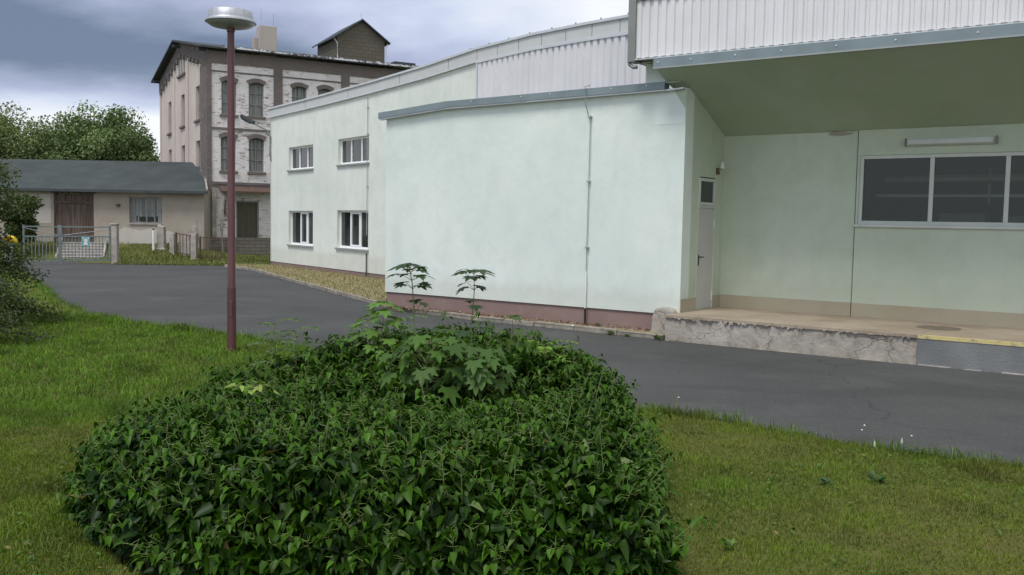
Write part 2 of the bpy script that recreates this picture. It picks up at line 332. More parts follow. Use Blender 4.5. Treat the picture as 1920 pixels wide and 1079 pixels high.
# ------------------------------------------------------------------ mesh helpers
class MB:
    def __init__(s): s.v = []; s.f = []; s.cut = []
    def add(s, vs, fs):
        s.cut.append((len(s.v), len(s.f))); o = len(s.v); s.v += [tuple(p) for p in vs]; s.f += [tuple(i+o for i in f) for f in fs]; return s
    def box(s, x0, y0, z0, x1, y1, z1):
        x0, x1 = sorted((x0, x1)); y0, y1 = sorted((y0, y1)); z0, z1 = sorted((z0, z1))
        return s.add([(x0,y0,z0),(x1,y0,z0),(x1,y1,z0),(x0,y1,z0),(x0,y0,z1),(x1,y0,z1),(x1,y1,z1),(x0,y1,z1)],
                     [(0,3,2,1),(4,5,6,7),(0,1,5,4),(1,2,6,5),(2,3,7,6),(3,0,4,7)])
    def prism(s, poly, y0, y1, axis='y'):
        n = len(poly)
        ar = sum(poly[i][0]*poly[(i+1) % n][1]-poly[(i+1) % n][0]*poly[i][1] for i in range(n))
        if ar < 0: poly = poly[::-1]
        f = (lambda a, b, t: (a, t, b)) if axis == 'y' else ((lambda a, b, t: (t, a, b)) if axis == 'x' else (lambda a, b, t: (a, b, t)))
        vs = [f(a, b, y0) for a, b in poly]+[f(a, b, y1) for a, b in poly]
        fs = [tuple(range(n)), tuple(range(2*n-1, n-1, -1))]+[(i, i+n, (i+1) % n+n, (i+1) % n) for i in range(n)]
        return s.add(vs, fs)
    def tube(s, path, r, n=8, cap=True):
        path = [Vector(p) for p in path]; rs = r if hasattr(r, '__len__') else [r]*len(path)
        s.cut.append((len(s.v), len(s.f))); o = len(s.v); up = Vector((0, 0, 1))
        for i, p in enumerate(path):
            d = (path[min(i+1, len(path)-1)]-path[max(i-1, 0)]).normalized()
            a = d.cross(up)
            if a.length < .05: a = d.cross(Vector((0, 1, 0)))
            a.normalize(); b = d.cross(a)
            for k in range(n):
                t = 2*math.pi*k/n; s.v.append(tuple(p+(a*math.cos(t)+b*math.sin(t))*rs[i]))
        for i in range(len(path)-1):
            for k in range(n):
                s.f.append((o+i*n+k, o+i*n+(k+1) % n, o+(i+1)*n+(k+1) % n, o+(i+1)*n+k))
        if cap:
            s.f.append(tuple(o+k for k in range(n))[::-1]); e = o+(len(path)-1)*n; s.f.append(tuple(e+k for k in range(n)))
        return s
    def lathe(s, prof, n=48, c=(0, 0)):
        s.cut.append((len(s.v), len(s.f))); o = len(s.v)
        for r, z in prof:
            for k in range(n):
                t = 2*math.pi*k/n; s.v.append((c[0]+r*math.cos(t), c[1]+r*math.sin(t), z))
        for i in range(len(prof)-1):
            for k in range(n): s.f.append((o+i*n+k, o+i*n+(k+1) % n, o+(i+1)*n+(k+1) % n, o+(i+1)*n+k))
        return s
    def wall(s, x0, x1, z0, z1, holes=(), t=.3, rev=None):
        """wall with front at y=0, thickness t towards +y, rectangular holes with reveals"""
        xs = sorted({x0, x1, *[h[0] for h in holes], *[h[1] for h in holes]}); zs = sorted({z0, z1, *[h[2] for h in holes], *[h[3] for h in holes]})
        for i in range(len(xs)-1):
            for j in range(len(zs)-1):
                mx_, mz_ = (xs[i]+xs[i+1])/2, (zs[j]+zs[j+1])/2
                if any(h[0] < mx_ < h[1] and h[2] < mz_ < h[3] for h in holes): continue
                a, b, c_, d = xs[i], xs[i+1], zs[j], zs[j+1]
                s.add([(a,0,c_),(b,0,c_),(b,0,d),(a,0,d)], [(0,1,2,3)]); s.add([(a,t,c_),(b,t,c_),(b,t,d),(a,t,d)], [(3,2,1,0)])
        for a, b, c_, d in holes:
            s.add([(a,0,c_),(b,0,c_),(b,0,d),(a,0,d),(a,t,c_),(b,t,c_),(b,t,d),(a,t,d)], [(0,4,5,1),(1,5,6,2),(2,6,7,3),(3,7,4,0)])
        s.add([(x0,0,z0),(x0,0,z1),(x0,t,z1),(x0,t,z0)], [(0,1,2,3)]); s.add([(x1,0,z0),(x1,0,z1),(x1,t,z1),(x1,t,z0)], [(3,2,1,0)])
        s.add([(x0,0,z1),(x1,0,z1),(x1,t,z1),(x0,t,z1)], [(0,1,2,3)])
        return s
    def xf(s, Mx):
        s.v = [tuple(Mx @ Vector(p)) for p in s.v]; return s
    def each(s, name, mat, parent=None, **k):
        out = []; cs = s.cut+[(len(s.v), len(s.f))]
        for (v0, f0), (v1, f1) in zip(cs[:-1], cs[1:]):
            m_ = MB(); m_.v = s.v[v0:v1]; m_.f = [tuple(i-v0 for i in f) for f in s.f[f0:f1]]; out.append(m_.build(name, mat, parent, **k))
        return out
    def build(s, name, mat, parent=None, smooth=False, bevel=0, label=None, col=None):
        me = bpy.data.meshes.new(name); me.from_pydata(s.v, [], s.f); me.update()
        if mat: me.materials.append(mat)
        o = bpy.data.objects.new(name, me); C.objects.link(o)
        if parent: o.parent = parent
        if smooth:
            for p in me.polygons: p.use_smooth = True
            try: me.set_sharp_from_angle(angle=R(40))
            except Exception: pass
        if bevel:
            b = o.modifiers.new('bevel', 'BEVEL'); b.width = bevel; b.segments = 2; b.limit_method = 'ANGLE'; b.angle_limit = R(40)
        if label: o['label'] = label
        return o
def npmesh(name, verts, faces, mat, parent=None, cols=None, smooth=False):
    """verts (N,3), faces (M,k) numpy"""
    me = bpy.data.meshes.new(name); k = faces.shape[1]
    me.vertices.add(len(verts)); me.vertices.foreach_set('co', verts.astype(np.float32).ravel())
    me.loops.add(faces.size); me.loops.foreach_set('vertex_index', faces.astype(np.int32).ravel())
    me.polygons.add(len(faces)); me.polygons.foreach_set('loop_start', np.arange(0, faces.size, k, dtype=np.int32))
    if smooth: me.polygons.foreach_set('use_smooth', np.ones(len(faces), bool))
    me.update(calc_edges=True); me.validate()
    if cols is not None:
        at = me.color_attributes.new('col', 'FLOAT_COLOR', 'POINT'); c4 = np.ones((len(verts), 4), np.float32); c4[:, :3] = cols; at.data.foreach_set('color', c4.ravel())
    me.materials.append(mat)
    o = bpy.data.objects.new(name, me); C.objects.link(o)
    if parent: o.parent = parent
    return o
def tag(o, label=None, cat=None, group=None, kind=None):
    if label: o['label'] = label
    if cat: o['category'] = cat
    if group: o['group'] = group
    if kind: o['kind'] = kind
    return o
def thing(name, label, cat, loc=(0, 0, 0), rz=0, group=None):
    o = bpy.data.objects.new(name, None); C.objects.link(o); o.location = loc; o.rotation_euler = (0, 0, rz); o.empty_display_size = .2
    return tag(o, label, cat, group)
def copy_thing(o, loc, rz=None, label=None, scale=None):
    r = o.copy(); C.objects.link(r); r.location = loc
    if rz is not None: r.rotation_euler = (0, 0, rz)
    if scale: r.scale = (scale,)*3
    if label: r['label'] = label
    for ch in [c for c in list(o.children)]:
        c = ch.copy(); C.objects.link(c); c.parent = r
        for g in list(ch.children):
            d = g.copy(); C.objects.link(d); d.parent = c
    return r

# frames: right-hand complex (A) and office wing (G), both measured in metres from the road level
AX, AY, AA = 2.81, 16.84, -.6224
GX, GY, GA = -10.32, 39.83, -(math.pi/2-.62)
BX, BY, BA = -15.256, 47.0, .52
def frame(ox, oy, a, x, y): return (ox+math.cos(a)*x-math.sin(a)*y, oy+math.sin(a)*x+math.cos(a)*y)
def A2W(x, y): return frame(AX, AY, AA, x, y)
def G2W(x, y): return frame(GX, GY, GA, x, y)
def B2W(x, y): return frame(BX, BY, BA, x, y)

# ------------------------------------------------------------------ ground, road
def sstep(a, b, x): t = np.clip((x-a)/(b-a), 0, 1); return t*t*(3-2*t)
def terrain(x, y):
    x = np.asarray(x, float); y = np.asarray(y, float)
    far = np.where(x < -18.3, sstep(42.9, 45.7, y), sstep(39.9, 45.6, y))
    lvl = .15+.52*sstep(-13.5, -16.5, x)
    return far*lvl
gx = np.unique(np.concatenate([np.linspace(-400, -40, 10), np.linspace(-40, 30, 71), np.linspace(30, 400, 10)]))
gy = np.unique(np.concatenate([np.linspace(-60, 0, 7), np.linspace(0, 60, 91), np.linspace(60, 700, 12)]))
XX, YY = np.meshgrid(gx, gy); ZZ = terrain(XX, YY)
vv = np.stack([XX.ravel(), YY.ravel(), ZZ.ravel()], 1)
ii = np.arange(len(gx)*len(gy)).reshape(len(gy), len(gx))
ff = np.stack([ii[:-1, :-1].ravel(), ii[:-1, 1:].ravel(), ii[1:, 1:].ravel(), ii[1:, :-1].ravel()], 1)
tag(npmesh('ground', vv, ff, M['soil'], smooth=True), kind='structure')
lawn_edge = [(-19.4, 36.9), (-18.3, 34.6), (-16.6, 32.0), (-14.6, 28.6), (-12.2, 24.6), (-10.4, 21.6), (-8.8, 19.5), (-7.7, 18.4), (-6.6, 17.6), (-5.26, 16.8),
             (-4.15, 15.7), (-2.95, 14.4), (-1.94, 13.3), (-.4, 12.1), (1.0, 11.0), (1.75, 10.35), (2.55, 9.75), (3.3, 8.95), (4.58, 8.2), (7, 6.7), (14, 2.2), (22, -3)]
le = []
for i in range(len(lawn_edge)-1):
    a, b = np.array(lawn_edge[i]), np.array(lawn_edge[i+1]); n = max(2, int(np.linalg.norm(b-a)/.25))
    for k in range(n):
        p = a+(b-a)*k/n; le.append((p[0]+random.uniform(-.035, .035), p[1]+random.uniform(-.035, .035)))
far_edge = [(26, -1), A2W(9, -.05), A2W(-.05, -.02), A2W(-.05, .4), A2W(-6.4, .45), A2W(-7.9, 1.0), A2W(-12.8, 3.5), A2W(-19.6, 7.1), A2W(-22.8, 8.75), (-11.6, 39.45), (-11.4, 39.9), (-16.9, 39.3), (-17.0, 41.4), (-21.4, 41.2), (-21.6, 37.6)]
kerb_line = [A2W(*p) for p in ((-.06, -.02), (-3.0, .12), (-4.6, .16), (-6.4, .45), (-7.9, .98), (-10.2, 2.15), (-12.8, 3.5), (-16.2, 5.3), (-19.6, 7.1), (-22.0, 8.4))]+[(-11.9, 38.6), (-12.0, 39.7)]
far_edge = [(26, -1), A2W(9, -.05)]+kerb_line+[(-16.85, 39.25), (-17.3, 41.0), (-21.4, 40.6), (-21.6, 37.6)]
poly = [(p[0], p[1], .005) for p in le]+[(p[0], p[1], .005) for p in far_edge]
bm = bmesh.new(); vs = [bm.verts.new(p) for p in poly]; bm.faces.new(vs); bmesh.ops.triangulate(bm, faces=bm.faces[:])
me = bpy.data.meshes.new('road'); bm.to_mesh(me); bm.free(); me.materials.append(M['asphalt'])
for p in me.polygons:
    if p.normal.z < 0: me.flip_normals(); break
road = bpy.data.objects.new('road', me); C.objects.link(road); tag(road, kind='structure')
ROADP = np.array([p[:2] for p in poly])
def inside(P, poly):
    x, y = P[:, 0], P[:, 1]; r = np.zeros(len(P), bool); n = len(poly); j = n-1
    for i in range(n):
        xi, yi = poly[i]; xj, yj = poly[j]
        c = ((yi > y) != (yj > y)) & (x < (xj-xi)*(y-yi)/((yj-yi) if yj != yi else 1e-9)+xi); r ^= c; j = i
    return r
# strip of dirt between kerb and buildings
dirt = [(p[0], p[1]) for p in kerb_line]+[G2W(0.3, -.02), G2W(10.8, -.02), A2W(-7.5, .56), A2W(-.45, .56), A2W(-.04, .5)]
bm = bmesh.new(); vs = [bm.verts.new((p[0], p[1], .085)) for p in dirt]; bm.faces.new(vs); bmesh.ops.triangulate(bm, faces=bm.faces[:])
me = bpy.data.meshes.new('verge'); bm.to_mesh(me); bm.free(); me.materials.append(M['dirt'])
for p in me.polygons:
    if p.normal.z < 0: me.flip_normals(); break
o = bpy.data.objects.new('dirt_verge', me); C.objects.link(o); tag(o, kind='structure')
# kerb stones along the line (one kerb, stones of about a metre)
kb = MB(); kp = [Vector((*p, 0)) for p in kerb_line]
for i in range(len(kp)-1):
    a, b = kp[i], kp[i+1]; Ln = (b-a).length; n = max(1, round(Ln/1.0)); d = (b-a).normalized(); nn_ = Vector((-d.y, d.x, 0))
    if nn_.dot(Vector((.58, .81, 0))) < 0: nn_ = -nn_
    for k in range(n):
        p = a+d*(Ln*k/n+.006); q = a+d*(Ln*(k+1)/n-.006); h = .105+random.uniform(-.012, .012); w = .11; j = nn_*random.uniform(-.012, .012)
        kb.add([p+j, q+j, q+nn_*w+j, p+nn_*w+j]+[v_+Vector((0, 0, h)) for v_ in (p+j, q+j, q+nn_*w+j, p+nn_*w+j)], [(0,3,2,1),(4,5,6,7),(0,1,5,4),(1,2,6,5),(2,3,7,6),(3,0,4,7)])
tag(kb.build('kerb', M['kerb'], bevel=.012), 'low weathered concrete kerb curving along the road past the mint walls', 'kerb')

# ------------------------------------------------------------------ windows
def pane_window(parent, x0, x1, z0, z1, y, mull, frame=.06, depth=.06, mat='pvc', glass='glass', transom=None, sashes=(), label=None, sill=True, sillm='sill', curtain=False):
    f = MB()
    f.box(x0, y, z0, x0+frame, y+depth, z1); f.box(x1-frame, y, z0, x1, y+depth, z1)
    f.box(x0+frame, y, z0, x1-frame, y+depth, z0+frame); f.box(x0+frame, y, z1-frame, x1-frame, y+depth, z1)
    for mx_ in mull: f.box(mx_-frame*.55, y+.004, z0+frame, mx_+frame*.55, y+depth, z1-frame)
    edges = [x0+frame]+list(mull)+[x1-frame]
    if transom:
        for a, b in zip(edges[:-1], edges[1:]): f.box(a+frame*.55, y+.006, transom-frame*.4, b-frame*.55, y+depth, transom+frame*.4)
    for k in sashes:
        a = edges[k]+frame*.55+.003; b = edges[k+1]-frame*.55-.003; w = frame*.8; c0, c1 = z0+frame+.003, z1-frame-.003
        f.box(a, y-.012, c0, a+w, y+.03, c1); f.box(b-w, y-.012, c0, b, y+.03, c1); f.box(a+w, y-.012, c0, b-w, y+.03, c0+w); f.box(a+w, y-.012, c1-w, b-w, y+.03, c1)
    w = f.build('window', M[mat], parent, bevel=.004, label=label)
    g = MB(); g.add([(x0+frame*.5, y+depth*.6, z0+frame*.5), (x1-frame*.5, y+depth*.6, z0+frame*.5), (x1-frame*.5, y+depth*.6, z1-frame*.5), (x0+frame*.5, y+depth*.6, z1-frame*.5)], [(0, 1, 2, 3)])
    g.build('pane', M[glass], w)
    if sill: MB().box(x0-.06, -.07, z0-.07, x1+.06, y+.02, z0-.005).build('sill', M[sillm], w, bevel=.006)
    return w

# ------------------------------------------------------------------ office wing
wing = thing('office_wing', 'two-storey weathered mint building with four white windows and light roof band', 'building', (GX, GY, 0), GA)
WH = [(2.0, 4.43, 4.02, 4.93), (6.68, 9.14, 4.06, 4.98), (2.0, 4.43, 1.02, 2.38), (6.62, 9.13, 1.04, 2.40)]
MB().wall(0, 24.5, .24, 6.40, WH, .35).build('wall', M['mint_wing'], wing)
MB().box(0, .35, 0, .35, 12, 6.42).build('wall', M['mint_wing'], wing)
MB().box(.004, .02, -.05, 24.5, .34, .24).build('plinth', M['plinth'], wing)
pane_window(wing, 2.0, 4.43, 4.02, 4.93, .12, (2.83, 3.62), .07)
pane_window(wing, 6.68, 9.14, 4.06, 4.98, .12, (7.52, 8.35), .07)
pane_window(wing, 2.0, 4.43, 1.02, 2.38, .12, (2.95, 3.65), .07, sashes=(1,))
pane_window(wing, 6.62, 9.13, 1.04, 2.40, .12, (7.5, 8.3), .07, sashes=(1,))
for (x0, x1, z0, z1), n_ in zip(WH, (0, 0, 0, 0)):
    pass
top = [(-.18, 6.66), (5, 6.69), (9.2, 6.75), (13, 6.84), (15.9, 6.97), (18.6, 6.97), (20.7, 6.90), (22.2, 6.83), (24.6, 6.72)]
b_ = MB(); N_ = []
for i in range(len(top)-1):
    (xa, za), (xb, zb) = top[i], top[i+1]
    b_.prism([(xa, za-.34), (xb, zb-.34), (xb, zb-.035), (xa, za-.035)], -.06, .4)
b_.build('roof_band', M['trim'], wing)
b_ = MB()
for i in range(len(top)-1):
    (xa, za), (xb, zb) = top[i], top[i+1]; b_.prism([(max(xa, 0), 6.402), (xb, 6.402), (xb, zb-.345), (max(xa, 0), max(6.41, za-.345))], 0, .34) if zb > 6.76 else None
b_.build('upper_wall', M['mint_wing'], wing)
b_ = MB()
for i in range(len(top)-1):
    (xa, za), (xb, zb) = top[i], top[i+1]
    b_.prism([(xa, za-.035), (xb, zb-.035), (xb, zb+.03), (xa, za+.03)], -.10, .45)
    b_.prism([(xa, za-.385), (xb, zb-.385), (xb, zb-.34), (xa, za-.34)], -.075, -.0) if xb < 16.2 else None
    b_.prism([(xa, za-.42), (xb, zb-.42), (xb, zb-.34), (xa, za-.34)], -.085, -.02) if xa > 15.5 else None
b_.build('edge_trim', M['trim_edge'], wing)
b_ = MB()
def ztop(x): return float(np.interp(x, [p[0] for p in top], [p[1] for p in top]))
for x in (3.8, 7.6, 11.4, 14.4, 15.94, 16.95, 17.95, 18.95, 19.95, 20.95, 21.95): b_.box(x-.008, -.066, ztop(x)-.33, x+.008, -.058, ztop(x)-.04)
b_.each('panel_joint', M['zinc_dark'], wing)
b_ = MB()
for x in np.arange(15.5, 22.5, .95): b_.tube([(x, 0, ztop(x)+.02), (x, 0, ztop(x)+.09)], .02, 6)
b_.each('edge_clip', M['zinc_dark'], wing)
def corrugated(x0, x1, z0f, z1f, pitch, depth, y):
    vs, fs = [], []; x = x0; pts = []
    while x < x1:
        for dx, dy in ((0, 0), (.52, 0), (.62, 1), (.90, 1)):
            if x+dx*pitch <= x1: pts.append((x+dx*pitch, y+dy*depth))
        x += pitch
    pts.append((x1, pts[-1][1]))
    for px_, py_ in pts: vs += [(px_, py_, z0f(px_)), (px_, py_, z1f(px_))]
    for i in range(len(pts)-1): fs.append((2*i, 2*i+2, 2*i+3, 2*i+1))
    return MB().add(vs, fs)
corrugated(16.0, 24.4, lambda x: 4.2, lambda x: ztop(x)-.40, .25, .045, -.065).build('corrugated_cladding', M['corr'], wing)
MB().box(15.93, -.085, 4.2, 15.99, -.005, ztop(16)-.40).build('corner_trim', M['trim_edge'], wing)
MB().box(0, .36, 6.35, 24.4, 12, 6.45).build('roof', M['felt'], wing)
r_ = MB(); r_.tube([(9.12, -.05, 1.55), (9.12, -.05, 6.3)], .012, 6)
for z in (2.3, 3.2, 4.0, 5.0, 5.9): r_.box(9.09, -.07, z, 9.15, 0, z+.03)
r_.build('lightning_rod', M['pipe'], wing); MB().tube([(9.12, -.06, .1), (9.12, -.06, .92)], .022, 8).build('pipe', M['black'], wing)
r_ = MB(); r_.tube([(.1, -.04, .3), (.1, -.04, 6.2)], .009, 6); r_.build('lightning_rod', M['pipe'], wing)

# lamp on a bent arm at the far corner
wl = thing('wall_lamp', 'dark lamp on a thin bent arm at the far corner of the office wing', 'wall lamp', (*G2W(0, 0), 0), 0)
b_ = MB(); b_.tube([(.12, -.04, 4.35), (.05, -.1, 4.5), (0, -.12, 4.75), (.02, -.12, 5.5), (-.12, -.14, 5.75), (-.62, -.2, 6.0)], .032, 8); b_.build('arm', M['zinc_dark'], wl, True)
b_ = MB(); b_.box(-.46, -.13, -.075, .16, .13, .075); b_.box(-.40, -.10, -.12, .04, .10, -.075)
h_ = b_.build('lamp_head', M['roofdark'], wl, bevel=.02); h_.location = (-.78, -.2, 6.12); h_.rotation_euler = (0, R(28), 0)
MB().box(.02, -.1, 4.6, .16, 0.0, 4.85).box(.1, -.12, 4.28, .22, 0, 4.4).each('junction_box', M['pipe'], wl, bevel=.01)

# ------------------------------------------------------------------ annex
an = thing('annex', 'blank low mint-plastered block with blue-grey roof edging and red-brown plinth', 'building', (AX, AY, 0), AA)
w_ = MB().wall(-7.46, 0, .43, 4.6, (), .35); w_.v = [(x, y+.53, z) for x, y, z in w_.v]; w_.build('wall', M['mint'], an)
MB().box(-7.44, .56, -.05, -.5, .8, .43).build('plinth', M['plinth'], an)
MB().box(-7.46, .88, -.05, -7.2, 9, 4.6).build('wall', M['mint'], an)
# side wall with the door opening (runs along local y at x=0)
s_ = MB().wall(.88, 2.9, .46, 4.75, ((1.2, 1.98, .46, 3.02),), .3); s_.v = [(-y, x, z) for x, y, z in s_.v]; s_.f = [f[::-1] for f in s_.f]
s_.build('wall', M['mint_bay_shaded'], an)
MB().box(.0, .535, .46, .012, 1.195, .72).box(.0, 1.985, .46, .012, 2.35, .72).each('plinth', M['plinth_beige'], an)
dr = MB().box(-.05, 1.22, .475, -.01, 1.955, 2.43).build('door', M['door'], an, bevel=.006)
d_ = MB(); d_.box(-.07, 1.2, .46, .004, 1.22, 3.02); d_.box(-.07, 1.957, .46, .004, 1.98, 3.02); d_.box(-.07, 1.22, 2.432, .01, 1.957, 2.475); d_.build('frame', M['pvc_old'], dr, bevel=.003)
MB().tube([(-.01, 1.30, 1.49), (.05, 1.30, 1.49), (.05, 1.42, 1.49)], .011, 8).box(-.012, 1.285, 1.33, .0, 1.315, 1.53).build('handle', M['black'], dr)
MB().box(-.012, 1.94, .62, .012, 1.965, .8).box(-.012, 1.94, 2.05, .012, 1.965, 2.23).each('hinge', M['rivet'], dr, bevel=.004)
tw = MB(); x0, x1, z0, z1 = 1.22, 1.955, 2.48, 3.0
for a in ((x0, x1, z0, z0+.06), (x0, x1, z1-.06, z1), (x0, x0+.06, z0+.06, z1-.06), (x1-.06, x1, z0+.06, z1-.06)): tw.box(-.05, a[0], a[2], .012, a[1], a[3])
tw_ = tw.build('window', M['pvc_old'], an, bevel=.004, label='small window above the steel door')
MB().add([(-.02, x0+.03, z0+.03), (-.02, x1-.03, z0+.03), (-.02, x1-.03, z1-.03), (-.02, x0+.03, z1-.03)], [(0, 1, 2, 3)]).build('pane', M['glass'], tw_)
# roof fascia in zinc
ft = [(-7.60, 4.53), (-6.6, 4.60), (-5.64, 4.67), (-3.5, 4.69), (-.38, 4.72)]
b_ = MB()
for (xa, za), (xb, zb) in zip(ft[:-1], ft[1:]): b_.prism([(xa, za-.13), (xb, zb-.14), (xb, zb), (xa, za)], .40, .60)
b_.box(-7.62, .42, 4.40, -7.46, 9, 4.53)
b_.build('roof_edging', M['zinc'], an)
b_ = MB()
for (xa, za), (xb, zb) in zip(ft[:-1], ft[1:]): b_.prism([(xa, za-.165), (xb, zb-.165), (xb, zb-.142), (xa, za-.132)], .42, .535)
b_.prism([(-.38, 4.55), (-.02, 4.57), (-.02, 4.60), (-.38, 4.58)], .44, .53)
b_.build('drip_edge', M['trim_edge'], an)
MB().box(-7.4, .6, 4.45, -.1, 9, 4.52).build('roof', M['felt'], an)
b_ = MB()
for x in (-4.9, -3.6, -2.9, -1.5, -.75): b_.tube([(x, .385, float(np.interp(x, [p[0] for p in ft], [p[1] for p in ft]))-.045), (x, .402, float(np.interp(x, [p[0] for p in ft], [p[1] for p in ft]))-.045)], .012, 8)
b_.each('screw', M['rivet'], an)
b_ = MB(); b_.tube([(-2.06, .50, 4.2), (-2.06, .38, 4.45), (-2.06, .36, 4.74), (-2.03, .5, 4.78)], .01, 6); b_.tube([(-2.02, .49, 1.1), (-2.0, .49, 4.2)], .009, 6)
for z in (1.6, 2.9, 4.15): b_.box(-2.05, .47, z, -1.98, .53, z+.03)
b_.build('lightning_rod', M['pipe'], an)
MB().tube([(-2.02, .49, .42), (-2.02, .49, 1.15)], .016, 8).build('pipe', M['white'], an); MB().tube([(-2.02, .49, .1), (-2.02, .49, .42)], .02, 8).build('pipe', M['black'], an)
MB().box(-.62, .526, 3.95, -.02, .535, 4.5).build('plaster_patch', M['patch'], an)
MB().prism([(-.25, 4.56), (0.004, 4.56), (.004, 4.2), (-.05, 4.28), (-.20, 4.5)], .523, .529).build('plaster_flap', M['mint_bay_shaded'], an)
# rough concrete lump at the wall foot
rl = MB(); pts = []
random.seed(3)
prof = [(-.52, .0), (-.50, .2), (-.49, .38), (-.44, .52), (-.34, .555), (-.2, .56), (-.1, .54), (-.04, .50), (-.06, .30), (-.02, .0)]
rl.prism(prof, .36, .56)
o = rl.build('rough_concrete_patch', M['concrete'], an, bevel=.04)

# small broken light above the door
t = thing('door_light', 'small broken outdoor light bracket above the grey steel door', 'light', (*A2W(0.01, 2.02), 3.17), AA)
MB().tube([(0, 0, 0), (.06, 0, .01), (.10, 0, .06)], .02, 8).build('bracket', M['pipe'], t, True); MB().lathe([(0, .17), (.02, .16), (.025, .1), (.05, .06), (.045, .04), (0, .04)], 12, (.1, 0)).build('bulb_holder', M['white'], t, True)
MB().box(-.01, -.06, -.07, .03, .06, .05).build('base', M['rust'], t, bevel=.01)

# ------------------------------------------------------------------ loading hall
ha = thing('loading_hall', 'loading bay hall with white corrugated upper cladding, deep sloping canopy and long window', 'building', (AX, AY, 0), AA)
YB = 2.35; XR = 12
HW = (2.64, 9.9, 2.17, 3.42)
w_ = MB().wall(0, 2.58, .46, 4.6, (), .3); w_.v = [(x, y+YB, z) for x, y, z in w_.v]; w_.build('wall', M['mint_bay_shaded'], ha)
w_ = MB().wall(2.60, XR, .46, 4.6, (HW,), .3); w_.v = [(x, y+YB-.025, z) for x, y, z in w_.v]; w_.build('wall', M['mint_bay_shaded'], ha)
MB().box(.013, YB-.012, .46, 2.58, YB+.1, .72).box(2.60, YB-.037, .46, XR, YB+.05, .72).each('plinth', M['plinth_beige'], ha)
ww = pane_window(ha, 2.64, 9.9, 2.17, 3.42, YB-.0, (3.87, 5.06, 6.27, 7.48, 8.69), .065, .07, 'pvc_old', 'glass_clear', sill=False, label='long window of broad panes in pale frame')
MB().box(2.58, YB-.075, 2.12, 9.96, YB+.0, 2.168).build('sill', M['pvc_old'], ww, bevel=.005)
# dim room behind the glass
rm = MB(); rm.add([(2.3, YB+.31, .5), (10.2, YB+.31, .5), (10.2, 7.5, .5), (2.3, 7.5, .5), (2.3, YB+.31, 4.4), (10.2, YB+.31, 4.4), (10.2, 7.5, 4.4), (2.3, 7.5, 4.4)], [(0,1,2,3),(7,6,5,4),(1,5,6,2),(2,6,7,3),(3,7,4,0)])
rm.build('room', M['room'], ha)
rp = MB(); rp.tube([(2.7, 3.3, 2.72), (9.8, 3.3, 2.70)], .03, 8); rp.tube([(2.7, 3.9, 3.05), (9.8, 3.9, 3.05)], .05, 8); rp.tube([(2.7, 5.2, 3.18), (9.8, 5.2, 3.18)], .03, 8); rp.tube([(4.5, 4.25, 2.6), (4.5, 4.25, 3.3)], .025, 8)
rp.box(4.6, 4.2, 3.02, 4.75, 4.4, 3.12); rp.box(3.2, 6.5, 1.0, 4.1, 7.1, 2.45); rp.box(4.4, 6.5, 1.0, 5.3, 7.1, 2.4); rp.build('reflection_bars', M['reflection_pale'], ha)  # bars and boxes added to imitate pale reflections in the glass
# canopy wedge
cz0, cz1 = 4.89, 3.86
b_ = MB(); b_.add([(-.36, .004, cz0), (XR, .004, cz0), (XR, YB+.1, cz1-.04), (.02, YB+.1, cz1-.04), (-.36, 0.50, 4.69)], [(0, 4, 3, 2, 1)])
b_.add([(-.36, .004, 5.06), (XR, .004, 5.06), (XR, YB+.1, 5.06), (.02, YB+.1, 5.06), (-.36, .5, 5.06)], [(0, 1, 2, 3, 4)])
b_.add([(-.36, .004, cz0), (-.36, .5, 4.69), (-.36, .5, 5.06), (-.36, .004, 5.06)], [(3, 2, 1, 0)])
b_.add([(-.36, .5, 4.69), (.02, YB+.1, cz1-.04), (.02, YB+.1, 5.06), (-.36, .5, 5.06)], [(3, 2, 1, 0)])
ca = b_.build('canopy', M['soffit_shaded'], ha)
b_ = MB(); b_.box(-.40, -.03, cz0+.002, XR, 0.0, 5.075); b_.box(-.40, -.0, 4.90, -.365, .42, 5.075); b_.build('flashing', M['zinc'], ca)
b_ = MB(); b_.box(-.40, -.045, cz0-.006, XR, .0, cz0+.018).build('drip_edge', M['sill'], ca)
b_ = MB()
for x in (-.3, .33, 1.15, 1.95, 2.85, 3.75, 4.9, 6.0): b_.tube([(x, -.045, 5.0), (x, -.028, 5.0)], .012, 8)
b_.each('screw', M['rivet'], ca)
corrugated(-.80, XR, lambda x: 5.10, lambda x: 6.15, .165, .032, .05).build('corrugated_cladding', M['corr'], ha)
b_ = MB(); b_.box(-.83, .0, 5.082, XR, .085, 5.097); b_.build('base_trim', M['trim_edge'], ha)
dash = MB(); x = -.75
while x < XR: dash.box(x, -.004, 5.098, x+.085, .012, 5.112); x += .165
dash.box(-.76, .002, 5.0985, XR, .01, 5.104); dash.build('foam_strip', M['zinc_dark'], ha)
b_ = MB(); b_.box(-.95, .0, 5.06, -.80, .3, 6.9); b_.box(-.80, .02, 6.15, XR, .3, 6.5); b_.build('corner_trim', M['zinc_dark'], ha)
b_ = MB(); b_.tube([(-.94, .06, 5.10), (-.93, .06, 5.02), (-.86, .06, 4.97), (-.78, .06, 4.96)], .035, 8); b_.build('gutter_end', M['zinc_dark'], ha, True)
MB().box(-.80, .45, 4.70, -.1, .62, 5.075).build('wall', M['mint'], ha)
MB().box(-.93, .31, 5.08, XR, 9, 6.9).build('upper_hall', M['trim'], ha)

